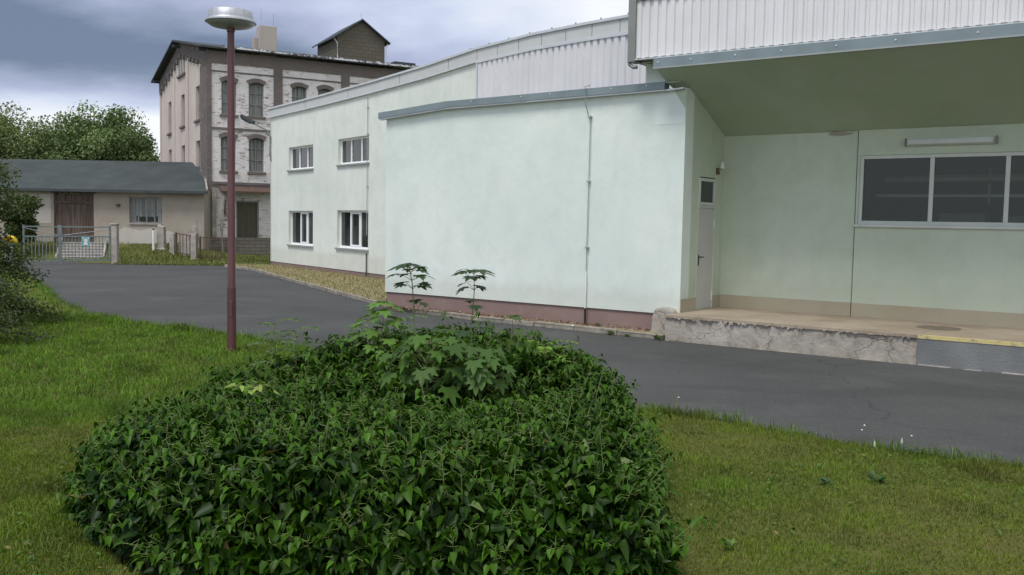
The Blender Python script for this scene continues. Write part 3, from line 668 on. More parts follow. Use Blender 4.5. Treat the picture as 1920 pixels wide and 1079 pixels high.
# long fluorescent light under the canopy
fl = thing('fluorescent_light', 'long pale fluorescent light fitting mounted above the loading bay window', 'light', (*A2W(4.15, YB-.03), 3.56), AA)
MB().box(-.71, -.05, .0, .71, 0.0, .13).build('housing', M['pvc_old'], fl, bevel=.008)
MB().box(-.69, -.10, .015, .69, -.052, .115).build('diffuser', M['pvc_old'], fl, bevel=.02); MB().box(-.735, -.09, -.005, -.712, .0, .135).box(.712, -.09, -.005, .735, 0, .135).each('end_cap', M['oldframe'], fl, bevel=.005)
# crumbled hole at the ceiling line
MB().prism([(2.05, 3.82), (2.12, 3.87), (2.22, 3.855), (2.32, 3.89), (2.38, 3.84), (2.5, 3.835), (2.4, 3.81), (2.28, 3.80), (2.18, 3.81)], YB-.035, YB-.005).build('crumbled_plaster', M['shedrender'], ha)

# ------------------------------------------------------------------ loading dock
dk = thing('loading_dock', 'cracked concrete loading platform with crumbling edge below the canopy', 'loading dock', (AX, AY, 0), AA)
def edge_strip(x0, x1, z0, z1, y, amp, seg, dz):
    n = int((x1-x0)/seg)+1; m_ = 7; vs, fs = [], []
    for i in range(n+1):
        x = x0+(x1-x0)*i/n
        for j in range(m_+1):
            z = z0+(z1-z0)*j/m_
            vs.append((x, y+random.uniform(-amp, amp), z+(random.uniform(-dz, dz) if 0 < j < m_ or True else 0)))
    for i in range(n):
        for j in range(m_): a = i*(m_+1)+j; fs.append((a, a+m_+1, a+m_+2, a+1))
    return MB().add(vs, fs)
edge_strip(-.03, 4.26, -.03, .44, .015, .012, .07, .006).build('concrete_face', M['concrete'], dk, True)
sl = MB(); xs = np.arange(-.05, 4.27, .06); fr_ = [(float(x), -.015+float(RNG.normal(0, .012))+(.05 if RNG.random() < .12 else 0)) for x in xs]
pl = fr_+[(4.26, -.01), (4.26, YB), (-.05, YB)]
pl[-1] = (-.05, YB)
sl.prism([(a, b) for a, b in pl], .425, .47, 'z'); sl.build('slab', M['slab'], dk, label='brown worn slab with a broken front edge')
MB().box(4.262, .0, .40, XR, YB, .468).build('slab', M['slab'], dk)
cr_ = MB()
for i in range(60):
    x = random.uniform(0, 4.2); s = random.uniform(.01, .035); y = random.uniform(-.05, .01)
    cr_.box(x, y, .405+random.uniform(-.02, .02), x+s*2, y+s, .42+random.uniform(0, .03))
tag(cr_.build('edge_rubble', M['concrete'], dk, bevel=.004), kind='stuff')
MB().box(4.27, -.02, .0, XR, .0, .42).build('steel_plate', M['docksteel'], dk, bevel=.004)
b_ = MB(); b_.prism([(4.27, .42), (XR, .42), (XR, .475), (4.27, .475)], -.028, .0); b_.box(4.27, .002, .4695, XR, .06, .475); b_.build('yellow_edge', M['yellow'], dk)
MB().box(-.03, .02, -.02, XR, YB, .40).build('foundation', M['concrete'], dk)
MB().lathe([(0, .4725), (.33, .4725), (.35, .471)], 28, (4.3, 1.35)).build('oil_stain', simple('oil_stain', (.13, .105, .08), .7, 0, .3, 6), dk)
# concrete chips and light edge line at the foot of the steel plate
b_ = MB(); x = 4.3
while x < 9: 
    L_ = random.uniform(.2, .7); b_.box(x, -.045, .004, x+L_, -.022, random.uniform(.012, .03)); x += L_+random.uniform(.05, .4)
b_.each('concrete_foot', M['conc_post'], dk, bevel=.004)

# ------------------------------------------------------------------ brick mill
mi = thing('brick_mill', 'tall old brick mill with peeling white paint, dark brick frames and arched windows', 'building', (BX, BY, 0), BA)
ML, MD = 17.0, 13.9
HX = [(.62, 1.36, 7.22, 8.95), (1.98, 2.74, 7.22, 8.95), (4.2, 4.98, 7.22, 8.95), (5.6, 6.36, 7.22, 8.95), (7.9, 8.65, 7.22, 8.95), (9.3, 10.05, 7.22, 8.95),
      (.58, 1.33, 4.4, 6.16), (1.98, 2.76, 4.4, 6.16), (1.33, 2.49, 1.04, 2.92)]
MB().wall(0, ML, 1.04, 10.3, HX, .4).build('wall', M['brickwhite'], mi)
MB().box(.002, -.05, -.3, ML, .3, 1.04).build('stone_base', M['stone'], mi)
# gable wall along local y at x=0
gh = [(2.15, 3.15, 7.1, 8.85), (6.2, 7.2, 7.1, 8.85), (10.3, 11.25, 7.0, 8.85), (2.15, 3.15, 4.37, 6.03), (6.2, 7.2, 4.5, 6.03), (10.3, 11.25, 4.4, 6.03)]
g_ = MB().wall(.4, MD, -.3, 9.6, gh, .4); g_.v = [(y, x, z) for x, y, z in g_.v]; g_.f = [f[::-1] for f in g_.f]; g_.build('wall', M['gablerender'], mi)
aw = [(6.05, 6.45, 10.0, 10.9), (6.75, 7.15, 10.0, 10.9), (7.45, 7.85, 10.0, 10.9)]
g_ = MB().prism([(.4, 9.6), (MD, 9.6), (MD, 10.2), (7, 11.75), (.4, 10.3)], 0, .4, 'x'); g_.build('wall', M['gablerender'], mi)
for a, b, c0, d0 in gh:
    f_ = MB(); f_.box(.18, a, c0, .24, b, d0); w = f_.build('window', M['curtain'], mi)
    MB().box(.14, a, c0, .178, a+.07, d0).box(.14, b-.07, c0, .178, b, d0).box(.14, a+.07, (c0+d0)/2, .178, b-.07, (c0+d0)/2+.06).build('frame', M['oldframe'], w)
    MB().box(-.10, a-.12, c0-.12, .1, b+.12, c0).build('sill', M['brickdarky'], w, bevel=.01)
tw3 = MB()
for a, b, c0, d0 in aw: tw3.box(-.012, a, c0, .0, b, d0)
w = tw3.build('attic_window', M['curtain'], mi); MB().box(-.1, 5.9, 9.86, -.0, 8.0, 9.98).build('sill', M['brickdarky'], w)
b_ = MB()
for y in (4.95, 8.95, 13.6): b_.box(-.07, y, 1.5, -.002, y+.28, float(np.interp(y, [0, 7, 14], [9.8, 11.1, 9.8])))
b_.each('pilaster', M['gablerender'], mi)
# dark corner pilaster, frieze with stepped corbels below the verge
b_ = MB(); b_.box(-.09, -.06, .9, .0-.002, 1.65, 9.75); b_.box(-.09, 0, 9.75, -.002, .4, 10.2); b_.build('corner_pilaster', M['brickdarky'], mi)
b_ = MB(); z_at = lambda y: 10.25+1.42*(y/7 if y <= 7 else (14-y)/7)
y = .0
while y < MD:
    y2 = min(y+.46, MD); zt = z_at((y+y2)/2); d = .55+.22*(int(y/.46) % 2)
    if y < 1.6: d = .7
    b_.box(-.10, y, zt-d, -.003, y2-.005, zt+.1); y += .46
b_.build('corbel_frieze', M['brickdarky'], mi)
b_ = MB(); b_.box(-.08, -.07, 9.72, ML, -.002, 10.3)
b_.box(-.08, -.068, 1.04, .13, -.002, 9.72)
for xa, xb in ((3.25, 3.70), (6.87, 7.32), (10.5, 10.95)): b_.box(xa, -.068, 3.9, xb, -.002, 9.72)
b_.build('brick_frame', M['brickdark'], mi)
b_ = MB()
for xa, xb in ((.13, 3.25), (3.70, 6.87), (7.32, 10.5)):
    b_.box(xa, -.05, 9.30, xb, -.002, 9.36); b_.box(xa, -.075, 6.46, xb, -.002, 6.56)
b_.box(.13, -.10, 3.72, 10.5, -.002, 3.84); b_.box(.13, -.07, 3.58, 10.5, -.003, 3.715)
b_.each('string_course', M['brickdark'], mi)
for i, (a, b, c0, d0) in enumerate(HX[:8]):
    f_ = MB(); fw = .05
    f_.box(a, .15, c0, a+fw, .2, d0); f_.box(b-fw, .15, c0, b, .2, d0); f_.box(a+fw, .15, c0, b-fw, .2, c0+fw); f_.box((a+b)/2-.02, .155, c0+fw, (a+b)/2+.02, .2, d0)
    for zz in (.33, .66): f_.box(a+fw, .157, c0+(d0-c0)*zz, b-fw, .2, c0+(d0-c0)*zz+.04)
    w = f_.build('window', M['oldframe'], mi)
    MB().box(a, .21, c0, b, .24, d0).build('pane', M['curtain'], w)
    MB().box(a-.08, -.10, c0-.13, b+.08, .1, c0-.0).build('sill', M['brickdark'], w, bevel=.01)
    arc = MB(); n = 10; cx = (a+b)/2; hw = (b-a)/2; rise = .13
    lo = [(cx+(hw+.0)*(-1+2*k/n), d0-.16+rise*(1-(-1+2*k/n)**2)) for k in range(n+1)]; hi = [(cx+(hw+.11)*(-1+2*k/n), d0+.03+(rise+.02)*(1-(-1+2*k/n)**2)) for k in range(n+1)]
    for k in range(n): arc.prism([lo[k], lo[k+1], hi[k+1], hi[k]], -.06, .14)
    arc.build('arch', M['brickdark'], w)
dw = MB().box(1.33, .12, 1.04, 2.49, .2, 2.92).build('door', M['olive'], mi)
MB().box(1.33, .05, 1.04, 1.40, .118, 2.92).box(2.42, .05, 1.04, 2.49, .118, 2.92).box(1.40, .05, 2.84, 2.42, .118, 2.92).build('frame', M['oldframe'], dw)
cn = MB(); cn.add([(.45, -.75, 3.30), (3.3, -.75, 3.30), (3.3, -.0, 3.56), (.45, -.0, 3.56), (.45, -.75, 3.38), (3.3, -.75, 3.38), (3.3, -.0, 3.64), (.45, -.0, 3.64)], [(0,3,2,1),(4,5,6,7),(0,1,5,4),(1,2,6,5),(2,3,7,6),(3,0,4,7)])
cn.build('door_canopy', M['rust'], mi)
b_ = MB(); b_.tube([(.55, -.55, .2), (.5, -.5, 1.6), (.62, -.5, 3.3)], .07, 8); b_.box(.12, -.12, 1.05, .32, -.004, 3.5); b_.each('canopy_post', M['conc_post'], mi)
b_ = MB(); b_.tube([(.78, -.1, 2.5), (.8, -.35, 2.1), (1.1, -.5, 2.45)], .03, 6); b_.box(.68, -.08, 2.2, .8, -.003, 2.95); b_.each('bracket', M['rust'], mi)
# roof
rf = MB(); E0, RZ = 10.46, 11.87; x0, x1 = -.5, ML+.5
def slab(b, pts, th):
    lo = [(x, y, z-th) for x, y, z in pts]; b.add(pts+lo, [(0,1,2,3),(7,6,5,4),(0,4,5,1),(1,5,6,2),(2,6,7,3),(3,7,4,0)])
slab(rf, [(x0, -.5, E0), (x1, -.5, E0), (x1, 7.0, RZ), (x0, 7.0, RZ)], .10); slab(rf, [(x0, 7.0, RZ), (x1, 7.0, RZ), (x1, 14.4, E0), (x0, 14.4, E0)], .10)
rf_ = rf.build('roof', M['roofdark'], mi)
MB().box(.45, -.545, E0-.045, x1, -.502, E0+.03).build('eave_edge', M['roofedge'], rf_)
b_ = MB()
for i in range(70): 
    x = .5+i*.24+random.uniform(-.08, .08); b_.box(x, -.49, E0+.004, x+random.uniform(.05, .16), -.3, E0+.03+random.uniform(.01, .07))
b_.build('loose_felt', M['roofedge'], rf_)
b_ = MB()
for y, z in ((.1, E0+.0), (6.9, RZ-.12), (13.6, E0-.0)): b_.box(-.48, y, z-.26+(.1 if y < 1 or y > 13 else -.05), .1, y+.18, z-.10+(.1 if y < 1 or y > 13 else -.05))
b_.each('purlin', M['roofdark'], rf_)
ch = MB(); ch.box(3.85, 5.0, 11.2, 4.81, 5.75, 12.85); ch.box(3.60, 5.35, 11.2, 3.848, 5.7, 12.2); ch_ = ch.build('chimney', M['chimney'], rf_, bevel=.02)
MB().tube([(3.95, 5.1, 12.8), (3.95, 5.1, 13.75)], .015, 6).tube([(4.65, 5.1, 12.8), (4.65, 5.1, 13.6)], .015, 6).each('rod', M['pipe'], ch_)
# turret
tu = MB(); tx0, tx1, ty0, ty1, tw0, tr = 8.35, 11.33, 5.0, 8.6, 12.83, 13.78; tm = (tx0+tx1)/2
tu.prism([(tx0, 11.0), (tx1, 11.0), (tx1, tw0), (tm, tr), (tx0, tw0)], ty0, ty1); tu_ = tu.build('roof_turret', M['turret'], rf_)
b_ = MB(); ov = .28
slab(b_, [(tx0-ov, ty0-.25, tw0-ov*.63), (tx0-ov, ty1+.25, tw0-ov*.63), (tm, ty1+.25, tr+.09), (tm, ty0-.25, tr+.09)][::-1], .08); slab(b_, [(tm, ty0-.25, tr+.09), (tm, ty1+.25, tr+.09), (tx1+ov, ty1+.25, tw0-ov*.63), (tx1+ov, ty0-.25, tw0-ov*.63)][::-1], .08)
b_.build('turret_roof', M['roofdark'], rf_)
b_ = MB(); b_.tube([(tx0-.15, ty0+.1, tw0-.2), (tx0+.0, ty0-.07, tw0-.5), (tx0+.02, ty0-.07, 11.5)], .035, 6); b_.tube([(tx1+.15, ty0-.1, tw0-.25), (tx1+.06, ty0-.07, tw0-.45), (tx1+.06, ty0-.07, 11.3)], .035, 6); b_.each('downpipe', M['trim'], rf_)
MB().tube([(tm, ty0, tr), (tm, ty0, tr+.45)], .012, 6).tube([(x0+.3, 7, RZ), (x0+.3, 7, RZ+.35)], .012, 6).each('rod', M['pipe'], rf_)
MB().box(11.0, 2.6, 10.9, 12.3, 3.8, 11.22).build('roof_hatch', M['roofdark'], rf_)

# ------------------------------------------------------------------ shed
sh = thing('shed', 'low beige rendered outbuilding with dark felt roof and boarded door beside the mill', 'building', (-24.8, 46.0, 0), 0)
SL = 9.62
w_ = MB().wall(-14, SL, -.2, 3.35, ((2.23, 4.2, .62, 3.1), (5.95, 7.55, 1.70, 2.98)), .35); w_.build('wall', M['shedrender'], sh)
MB().box(SL-.3, .35, 0, SL, 8, 3.35).build('wall', M['shedrender'], sh)
MB().prism([(4.9, .3), (8.0, .3), (8.0, .75), (8.3, 1.1), (7.9, 1.35), (7.4, 1.25), (7.2, 1.5), (6.5, 1.32), (5.7, 1.5), (5.3, 1.2), (5.05, 1.3)], -.012, -.001).build('render_patch', M['shedpatch'], sh)
MB().prism([(.1, 1.6), (2.1, 1.6), (2.1, 3.05), (.1, 3.05)], -.012, -.001).build('render_patch', M['shedpatch'], sh)
d_ = MB()
for i in range(14): d_.box(2.24+i*.14, .10+random.uniform(0, .012), .62, 2.24+i*.14+.132, .14, 3.06)
dd = d_.build('boarded_door', M['wooddoor'], sh)
MB().box(2.1, -.02, 3.1, 4.3, .1, 3.2).build('lintel', M['wooddoor'], dd); MB().box(2.24, .05, 1.0, 4.19, .09, 1.1).box(2.24, .05, 2.6, 4.19, .09, 2.7).build('batten', M['wooddoor'], dd)
w = pane_window(sh, 5.95, 7.55, 1.70, 2.98, .10, (6.35, 6.75, 7.15), .05, .05, 'oldframe', 'curtain', transom=2.33, sill=False)
MB().box(5.93, -.06, 1.63, 7.57, .1, 1.695).build('sill', M['conc_post'], w)
MB().box(6.25, .11, 1.78, 6.35, .126, 2.05).box(6.40, .11, 1.78, 6.73, .126, 2.02).box(6.8, .11, 1.78, 7.1, .126, 2.02).box(7.2, .11, 1.78, 7.3, .126, 2.05).each('broken_pane', M['black'], w)
r_ = MB(); slab(r_, [(-14.3, -.45, 3.30), (SL+.35, -.45, 3.30), (8.15-.2, 4.6, 4.98), (-14.3, 4.6, 4.98)], .10); slab(r_, [(-14.3, 4.6, 4.98), (8.0, 4.6, 4.98), (7.5, 9.5, 3.4), (-14.3, 9.5, 3.4)], .1)
rr = r_.build('roof', M['felt'], sh)
MB().box(-14.3, -.50, 3.17, SL+.30, -.455, 3.28).build('gutter', M['roofdark'], rr); MB().tube([(SL+.3, -.42, 3.36), (8.05, 4.55, 5.03)], .05, 6).build('verge_flashing', M['conc_post'], rr)
MB().box(5.35, -.12, 2.5, 5.5, -.0, 2.62).box(9.1, -.15, 1.1, 9.3, 0, 1.25).each('wall_box', M['rust'], sh)
MB().prism([(8.6, .62), (9.3, .62), (9.25, 1.9), (9.0, 1.5), (8.7, 1.3)], -.03, -.001).build('render_patch', M['conc_post'], sh)

# steps up to the shed door
st = thing('garden_steps', 'pale concrete steps with low side rails seen through the gate', 'steps', (-19.9, 42.9, 0), R(20))
for i in range(6): MB().box(-.95, i*.42, -.1, .95, i*.42+.44, .12*(i+1)).build('step', M['conc_post'], st, bevel=.01)
sn = MB()
for i in range(6): sn.box(-.95, i*.42-.02, .12*(i+1)+.002, .95, i*.42+.08, .12*(i+1)+.016)
sn.each('nosing', M['signwhite'], st)
for sx in (-1.0, .97): MB().add([(sx, -.1, 0), (sx+.08, -.1, 0), (sx+.08, 2.5, .75), (sx, 2.5, .75), (sx, -.1, .16), (sx+.08, -.1, .16), (sx+.08, 2.5, .95), (sx, 2.5, .95)], [(0,3,2,1),(4,5,6,7),(0,1,5,4),(1,2,6,5),(2,3,7,6),(3,0,4,7)]).build('side_wall', M['conc_post'], st)

# ------------------------------------------------------------------ gate
g0 = Vector((-19.75, 37.6, 0)); g1 = Vector((-17.02, 39.85, 0)); gd = g1-g0; GLn = gd.length; ga = math.atan2(gd.y, gd.x)
gt = thing('yard_gate', 'double-leaf grey steel gate with upright bars across the end of the road', 'gate', tuple(g0), ga)
cpos = 1.42
def leafgate(x0, x1, up):
    b = MB(); b.box(x0, -.03, .12, x1, .03, .18); b.box(x0, -.03, 1.13, x1, .03, 1.18); b.box(x0, -.025, 1.53, x1, .025, 1.58)
    b.box(x0, -.03, .18, x0+.06, .03, 1.62); b.box(x1-.06, -.03, .18, x1, .03, 1.62)
    f = b.build('gate_leaf', M['rustgreen'], gt, bevel=.004)
    p = MB(); x = x0+.17
    while x < x1-.1: p.box(x, -.01, .18, x+.028, .01, 1.13); x += .135
    p.each('bar', M['rustgreen'], f)
    d = MB(); a = (x0+.06, 0, 1.50) if up else (x0+.06, 0, 1.2); c = (x1-.06, 0, 1.2) if up else (x1-.06, 0, 1.45); d.tube([a, c], .018, 6); d.build('brace', M['steel'], f)
leafgate(.04, cpos-.01, True); leafgate(cpos+.01, GLn-.12, False)
MB().box(cpos-.05, -.08, -.02, cpos+.05, -.035, 1.6).build('drop_bolt', M['rustgreen'], gt)
gs = thing('gate_sign', 'small turquoise and white square sign fixed to the gate bars', 'sign', tuple(g0+gd*(2.42/GLn)+Vector((.0, -.03, .95))), ga)
MB().box(-.17, -.05, -.2, .17, -.035, .2).build('plate', M['signteal'], gs)
b_ = MB(); b_.prism([(-.11, -.15), (.11, -.15), (.05, -.02), (.09, .06), (.03, .12), (-.03, .12), (-.09, .06), (-.05, -.02)], -.058, -.051); b_.prism([(-.14, .16), (-.05, .16), (-.11, .09)], -.058, -.051); b_.prism([(.14, .16), (.05, .16), (.11, .09)], -.058, -.051); b_.build('emblem', M['signwhite'], gs)
gp = thing('gate_post', 'square weathered concrete gate post at the right end of the grey gate', 'post', (-16.98, 39.9, 0))
MB().box(-.13, -.13, -.1, .13, .13, 1.66).build('shaft', M['conc_post'], gp, bevel=.02); MB().box(-.16, -.16, 1.66, .16, .16, 1.72).build('cap', M['conc_post'], gp, bevel=.015)
gp = thing('intercom_post', 'grey roadside post with rounded yellow cap left of the gate', 'post', (-19.95, 37.1, 0))
MB().box(-.16, -.12, -.05, .16, .12, .88).build('shaft', M['rustgreen'], gp, bevel=.02)
b_ = MB(); b_.lathe([(.25, -.14), (.26, -.1), (.26, .1), (.24, .14), (0.0, .15)], 24); b_.v = [(x, z, max(y, -.03)) for x, y, z in b_.v]; o = b_.build('yellow_cap', M['yellowcap'], gp, True); o.location = (0, 0, .93)
MB().lathe([(0, -.01), (.06, -.01), (.06, .02), (0, .03)], 12).build('button', M['rust'], gp).location = (-.14, -.16, .98)

# ------------------------------------------------------------------ fences by the mill
def terr(x, y): return float(terrain(x, y))
def fence(name, label, a, b, h, pitch, mat, zoff=.12):
    a = Vector(a); b = Vector(b); d = b-a; Ln = d.length; za = terr(a.x, a.y); zb = terr(b.x, b.y)
    t = thing(name, label, 'fence', (a.x, a.y, za), math.atan2(d.y, d.x)); s = (zb-za)/Ln
    r = MB()
    for z in (zoff, h): r.add([(0,-.02,z),(Ln,-.02,z+s*Ln),(Ln,.02,z+s*Ln),(0,.02,z),(0,-.02,z+.04),(Ln,-.02,z+s*Ln+.04),(Ln,.02,z+s*Ln+.04),(0,.02,z+.04)], [(0,3,2,1),(4,5,6,7),(0,1,5,4),(1,2,6,5),(2,3,7,6),(3,0,4,7)])
    r.each('rail', M[mat], t)
    p = MB(); x = .04
    while x < Ln:
        p.box(x-.012, -.012, zoff+.04+s*x, x+.012, .012, h+s*x+(.0 if random.random() < .8 else .08)); x += pitch*random.uniform(.85, 1.15)
    p.each('bar', M[mat], t)
    for x in (0.0, Ln): MB().box(x-.03, -.03, -.1, x+.03, .03, h+s*x+.06).build('post', M[mat], t)
    return t
fence('railing', 'rusty dark railing of upright bars in the grass before the mill', (-14.25, 42.6), (-12.85, 42.75), 1.0, .12, 'rust')
fence('railing', 'short pale-backed railing between two concrete pillars near the shed corner', (-15.45, 42.9), (-14.72, 42.75), 1.0, .16, 'rust')
MB_ = MB().box(-.3, 0, 0, .36, .03, .66)
tag(MB_.build('pale_board', M['shedpatch'], None), 'pale board leaning behind the short railing between the concrete pillars', 'board'); bpy.data.objects['pale_board'].location = (-15.1, 43.1, terr(-15.1, 43.1))
def pillar(x, y, w, h, label, slant=False):
    z = terr(x, y); o = thing('concrete_pillar', label, 'pillar', (x, y, z-.05))
    b = MB(); b.prism([(-w/2, 0), (w/2, 0), (w/2*.9, h), (-w/2*.7, h+(.1 if slant else 0)), (-w/2, h*.8)], -w/2, w/2); b.build('shaft', M['conc_post'], o, bevel=.02)
    b = MB(); b.box(-w*.62, -w*.62, -.02, w*.62, w*.62, .1); b.build('footing', M['conc_post'], o, bevel=.02)
pillar(-14.5, 42.55, .26, 1.22, 'tall concrete pillar at the left end of the rusty railing')
pillar(-15.65, 43.0, .22, 1.02, 'narrow concrete pillar left of the pale board')
pillar(-16.45, 43.8, .34, 1.1, 'thick leaning concrete block beside a white marker post', True)
wp = thing('marker_post', 'slim white post standing against the thick leaning concrete block', 'post', (-16.72, 43.5, terr(-16.7, 43.5)))
MB().tube([(0, 0, -.05), (0, 0, .95)], .055, 10).build('shaft', M['white'], wp); MB().tube([(0, 0, .95), (0, 0, 1.02)], .058, 10).build('cap', M['rust'], wp)
fp = thing('fence_post', 'single thin rusty post standing alone before the stone base of the mill', 'post', (-10.95, 42.2, terr(-10.95, 42.2)))
MB().box(-.03, -.03, -.1, .03, .03, 1.08).build('shaft', M['rust'], fp); MB().box(-.04, -.04, 1.08, .04, .04, 1.11).build('cap', M['rust'], fp)

# ------------------------------------------------------------------ street lamp
lp = thing('street_lamp', 'street lamp with wine-red pole and flat round metal head on the lawn', 'street lamp', (-4.345, 14.44, 0))
MB().tube([(0, 0, -.1), (0, 0, 1.0)], [.068, .067], 24).tube([(0, 0, 1.0), (0, 0, 1.03), (0, 0, 4.96)], [.067, .060, .052], 24).build('pole', M['polepaint'], lp, True)
MB().box(-.03, -.073, .55, .03, -.055, .8).build('service_door', M['polepaint'], lp, bevel=.006)
hd = MB().lathe([(.0, 5.225), (.20, 5.222), (.31, 5.21), (.325, 5.195), (.338, 5.09), (.350, 5.085), (.352, 5.075), (.375, 5.055), (.378, 5.035), (.365, 5.03), (.34, 5.045)], 64).build('lamp_head', M['lampmetal'], lp, True)
MB().lathe([(.362, 5.04), (.352, 5.02), (.30, 4.985), (.20, 4.962), (.05, 4.955), (.0, 4.955)], 64).build('diffuser', M['diffuser'], lp, True)
MB().lathe([(.053, 4.89), (.062, 4.90), (.062, 4.96), (.0, 4.96)], 24).build('collar', M['polepaint'], lp, True)
hd.rotation_euler = (0, R(0), 0)

# ------------------------------------------------------------------ foliage generators
def orient(tip, nor):
    t = tip/np.linalg.norm(tip, axis=1, keepdims=True)
    s = np.cross(t, nor); s /= (np.linalg.norm(s, axis=1, keepdims=True)+1e-9); n = np.cross(s, t); return t, s, n
def leaves(P, tip, nor, size, tmpl, faces):
    """tmpl (k,3) = along tip, across, up"""
    t, s, n = orient(tip, nor); k = len(tmpl)
    V = P[:, None, :]+size[:, None, None]*(tmpl[None, :, 0, None]*t[:, None, :]+tmpl[None, :, 1, None]*s[:, None, :]+tmpl[None, :, 2, None]*n[:, None, :])
    Fc = faces[None]+(np.arange(len(P))*k)[:, None, None]
    return V.reshape(-1, 3), Fc.reshape(-1, faces.shape[1])
IVY = np.array([(0,0,0),(.02,.30,.12),(.38,.29,.10),(1.0,0,-.20),(.38,-.29,.10),(.02,-.30,.12),(.45,0,-.05)], float)
IVYF = np.array([(0,6,1),(1,6,2),(2,6,3),(3,6,4),(4,6,5),(5,6,0)])
OVAL = np.array([(0,0,0),(.35,.24,.06),(.72,.2,.02),(1,0,-.1),(.72,-.2,.02),(.35,-.24,.06)], float); OVALF = np.array([(0,3,2),(0,2,1),(0,5,4),(0,4,3)])
DIA = np.array([(0,0,0),(.5,.3,.05),(1,0,-.05),(.5,-.3,.05)], float); DIAF = np.array([(0,2,1),(0,3,2)])
def maple_tmpl():
    pts = [(0, 0)]; rad = [(100, .25), (118, .52), (92, .35), (78, .62), (66, .72), (58, .5), (44, .52), (38, .86), (27, .74), (18, .62), (10, .84), (0, 1.08)]
    L_ = [(r*math.cos(R(a)), r*math.sin(R(a))) for a, r in rad]; rr_ = [(x, -y) for x, y in L_[:-1]][::-1]
    out = L_+rr_; v = [(.12, 0, 0)]+[(x, y, -.22*(x*x+y*y)+.10*abs(y)) for x, y in out]
    f = [(0, i+1, i+2) for i in range(len(out)-1)]+[(0, len(out), 1)]
    return np.array(v, float), np.array(f)
MAP, MAPF = maple_tmpl()
def unit(v): return v/(np.linalg.norm(v, axis=-1, keepdims=True)+1e-9)
def rnd(n): return unit(RNG.normal(size=(n, 3)))

# ------------------------------------------------------------------ ivy mound
bumps = [(-1.0, 7.0, 2.28, 1.5, .60, 0), (-1.0, 5.95, 1.75, .95, .50, 0), (-.2, 5.9, 1.18, .95, .56, 0), (-1.0, 8.75, 2.05, 1.25, .74, 0), (-2.25, 8.4, .95, 1.1, .62, 0), (-.62, 8.95, 1.5, 1.0, .80, 0), (.38, 7.3, .80, 1.2, .66, 0), (.2, 8.9, .85, .9, .74, 0)]
_ph = RNG.uniform(0, 6.28, (14, 3)); _fr = RNG.uniform(.9, 5.2, 14); _dr = RNG.uniform(0, 6.28, 14)
def wave(x, y):
    s = 0
    for i in range(14): s = s+np.sin(_fr[i]*(x*np.cos(_dr[i])+y*np.sin(_dr[i]))+_ph[i, 0])/(_fr[i]**.8)
    return s/5
def mound(x, y):
    x = np.asarray(x, float); y = np.asarray(y, float)
    wx = wave(x, y)*.16
    ys = [4.9, 5.3, 6.0, 6.8, 7.5, 8.2, 9.0, 9.6, 10]
    xl = np.interp(y, ys, [-1.9, -2.2, -2.7, -3.15, -3.16, -2.92, -2.5, -2.0, -1.5]); xr = np.interp(y, ys, [.82, .95, 1.0, 1.1, 1.15, 1.12, .98, .6, .2])
    dx = np.minimum(x-xl, xr-x)+wx; dy = np.minimum(y-5.0, (9.75-y)*.8)+wx
    k = 6.0; d = -np.log(np.exp(-k*np.clip(dx, -2, 3))+np.exp(-k*np.clip(dy, -2, 3)))/k
    e = np.clip(d/.50, 0, 1); edge = np.sqrt(np.clip(1-(1-e)**2.2, 0, 1))
    front = .60-.07*np.clip((-1.9-x)/1.1, 0, 1)+.03*np.sin(x*2.3)
    rear = .85+.05*np.exp(-((x+.55)/.5)**2)-.26*np.clip((-1.1-x)/1.7, 0, 1)-.12*np.clip((x-.1)/.9, 0, 1)
    t = sstep(7.45, 8.35, y+.18*np.sin(x*2.1+1)); gy = 7.62+.18*np.sin(x*2.1+1)
    H = front*(1-t)+rear*t-.17*np.exp(-((y-gy)/.25)**2)*(.65+.35*np.sin(x*3.3))
    return np.where(d > 0, H*edge*(1+.15*wave(x*1.9+9, y*1.9)+.15*wave(x*4.5, y*4.5+3)), 0)
ivy = thing('ivy_bush', 'broad low mound of dark glossy ivy leaves in the foreground lawn', 'bush', (-1, 7.3, 0))
ox, oy = -1, 7.3
# dark sheet added under the leaves to close gaps, inner shade in its colour
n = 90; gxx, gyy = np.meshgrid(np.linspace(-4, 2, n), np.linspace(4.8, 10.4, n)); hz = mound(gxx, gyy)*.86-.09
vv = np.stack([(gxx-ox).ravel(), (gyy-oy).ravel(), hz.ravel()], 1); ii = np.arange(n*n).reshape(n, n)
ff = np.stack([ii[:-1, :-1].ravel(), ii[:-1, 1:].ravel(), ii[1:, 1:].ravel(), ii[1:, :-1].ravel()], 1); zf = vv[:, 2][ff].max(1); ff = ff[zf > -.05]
npmesh('dark_core', vv, ff, M['ivy_core'], ivy, smooth=True)
def mound_samples(n):
    out = []; tot = 0
    while tot < n:
        x = RNG.uniform(-3.8, 1.9, n); y = RNG.uniform(4.8, 10.2, n); h = mound(x, y); e = .03
        gx_ = (mound(x+e, y)-h)/e; gy_ = (mound(x, y+e)-h)/e; sl_ = np.sqrt(1+np.minimum(gx_**2+gy_**2, 40))
        k = (h > .06) & (RNG.uniform(0, 5, n) < sl_)
        nn = unit(np.stack([-gx_, -gy_, np.ones(n)], 1)); out.append((np.stack([x, y, h], 1)[k], nn[k])); tot += k.sum()
    P = np.concatenate([o_[0] for o_ in out])[:n]; Nn = np.concatenate([o_[1] for o_ in out])[:n]
    # keep faces of steep sides filled
    dz = RNG.uniform(0, 1, n)**1.5*np.where(Nn[:, 2] < .7, .25, .0); P[:, 2] = np.maximum(P[:, 2]-dz*P[:, 2], .03)
    return P, Nn
NL = 52000
P, Nn = mound_samples(NL)
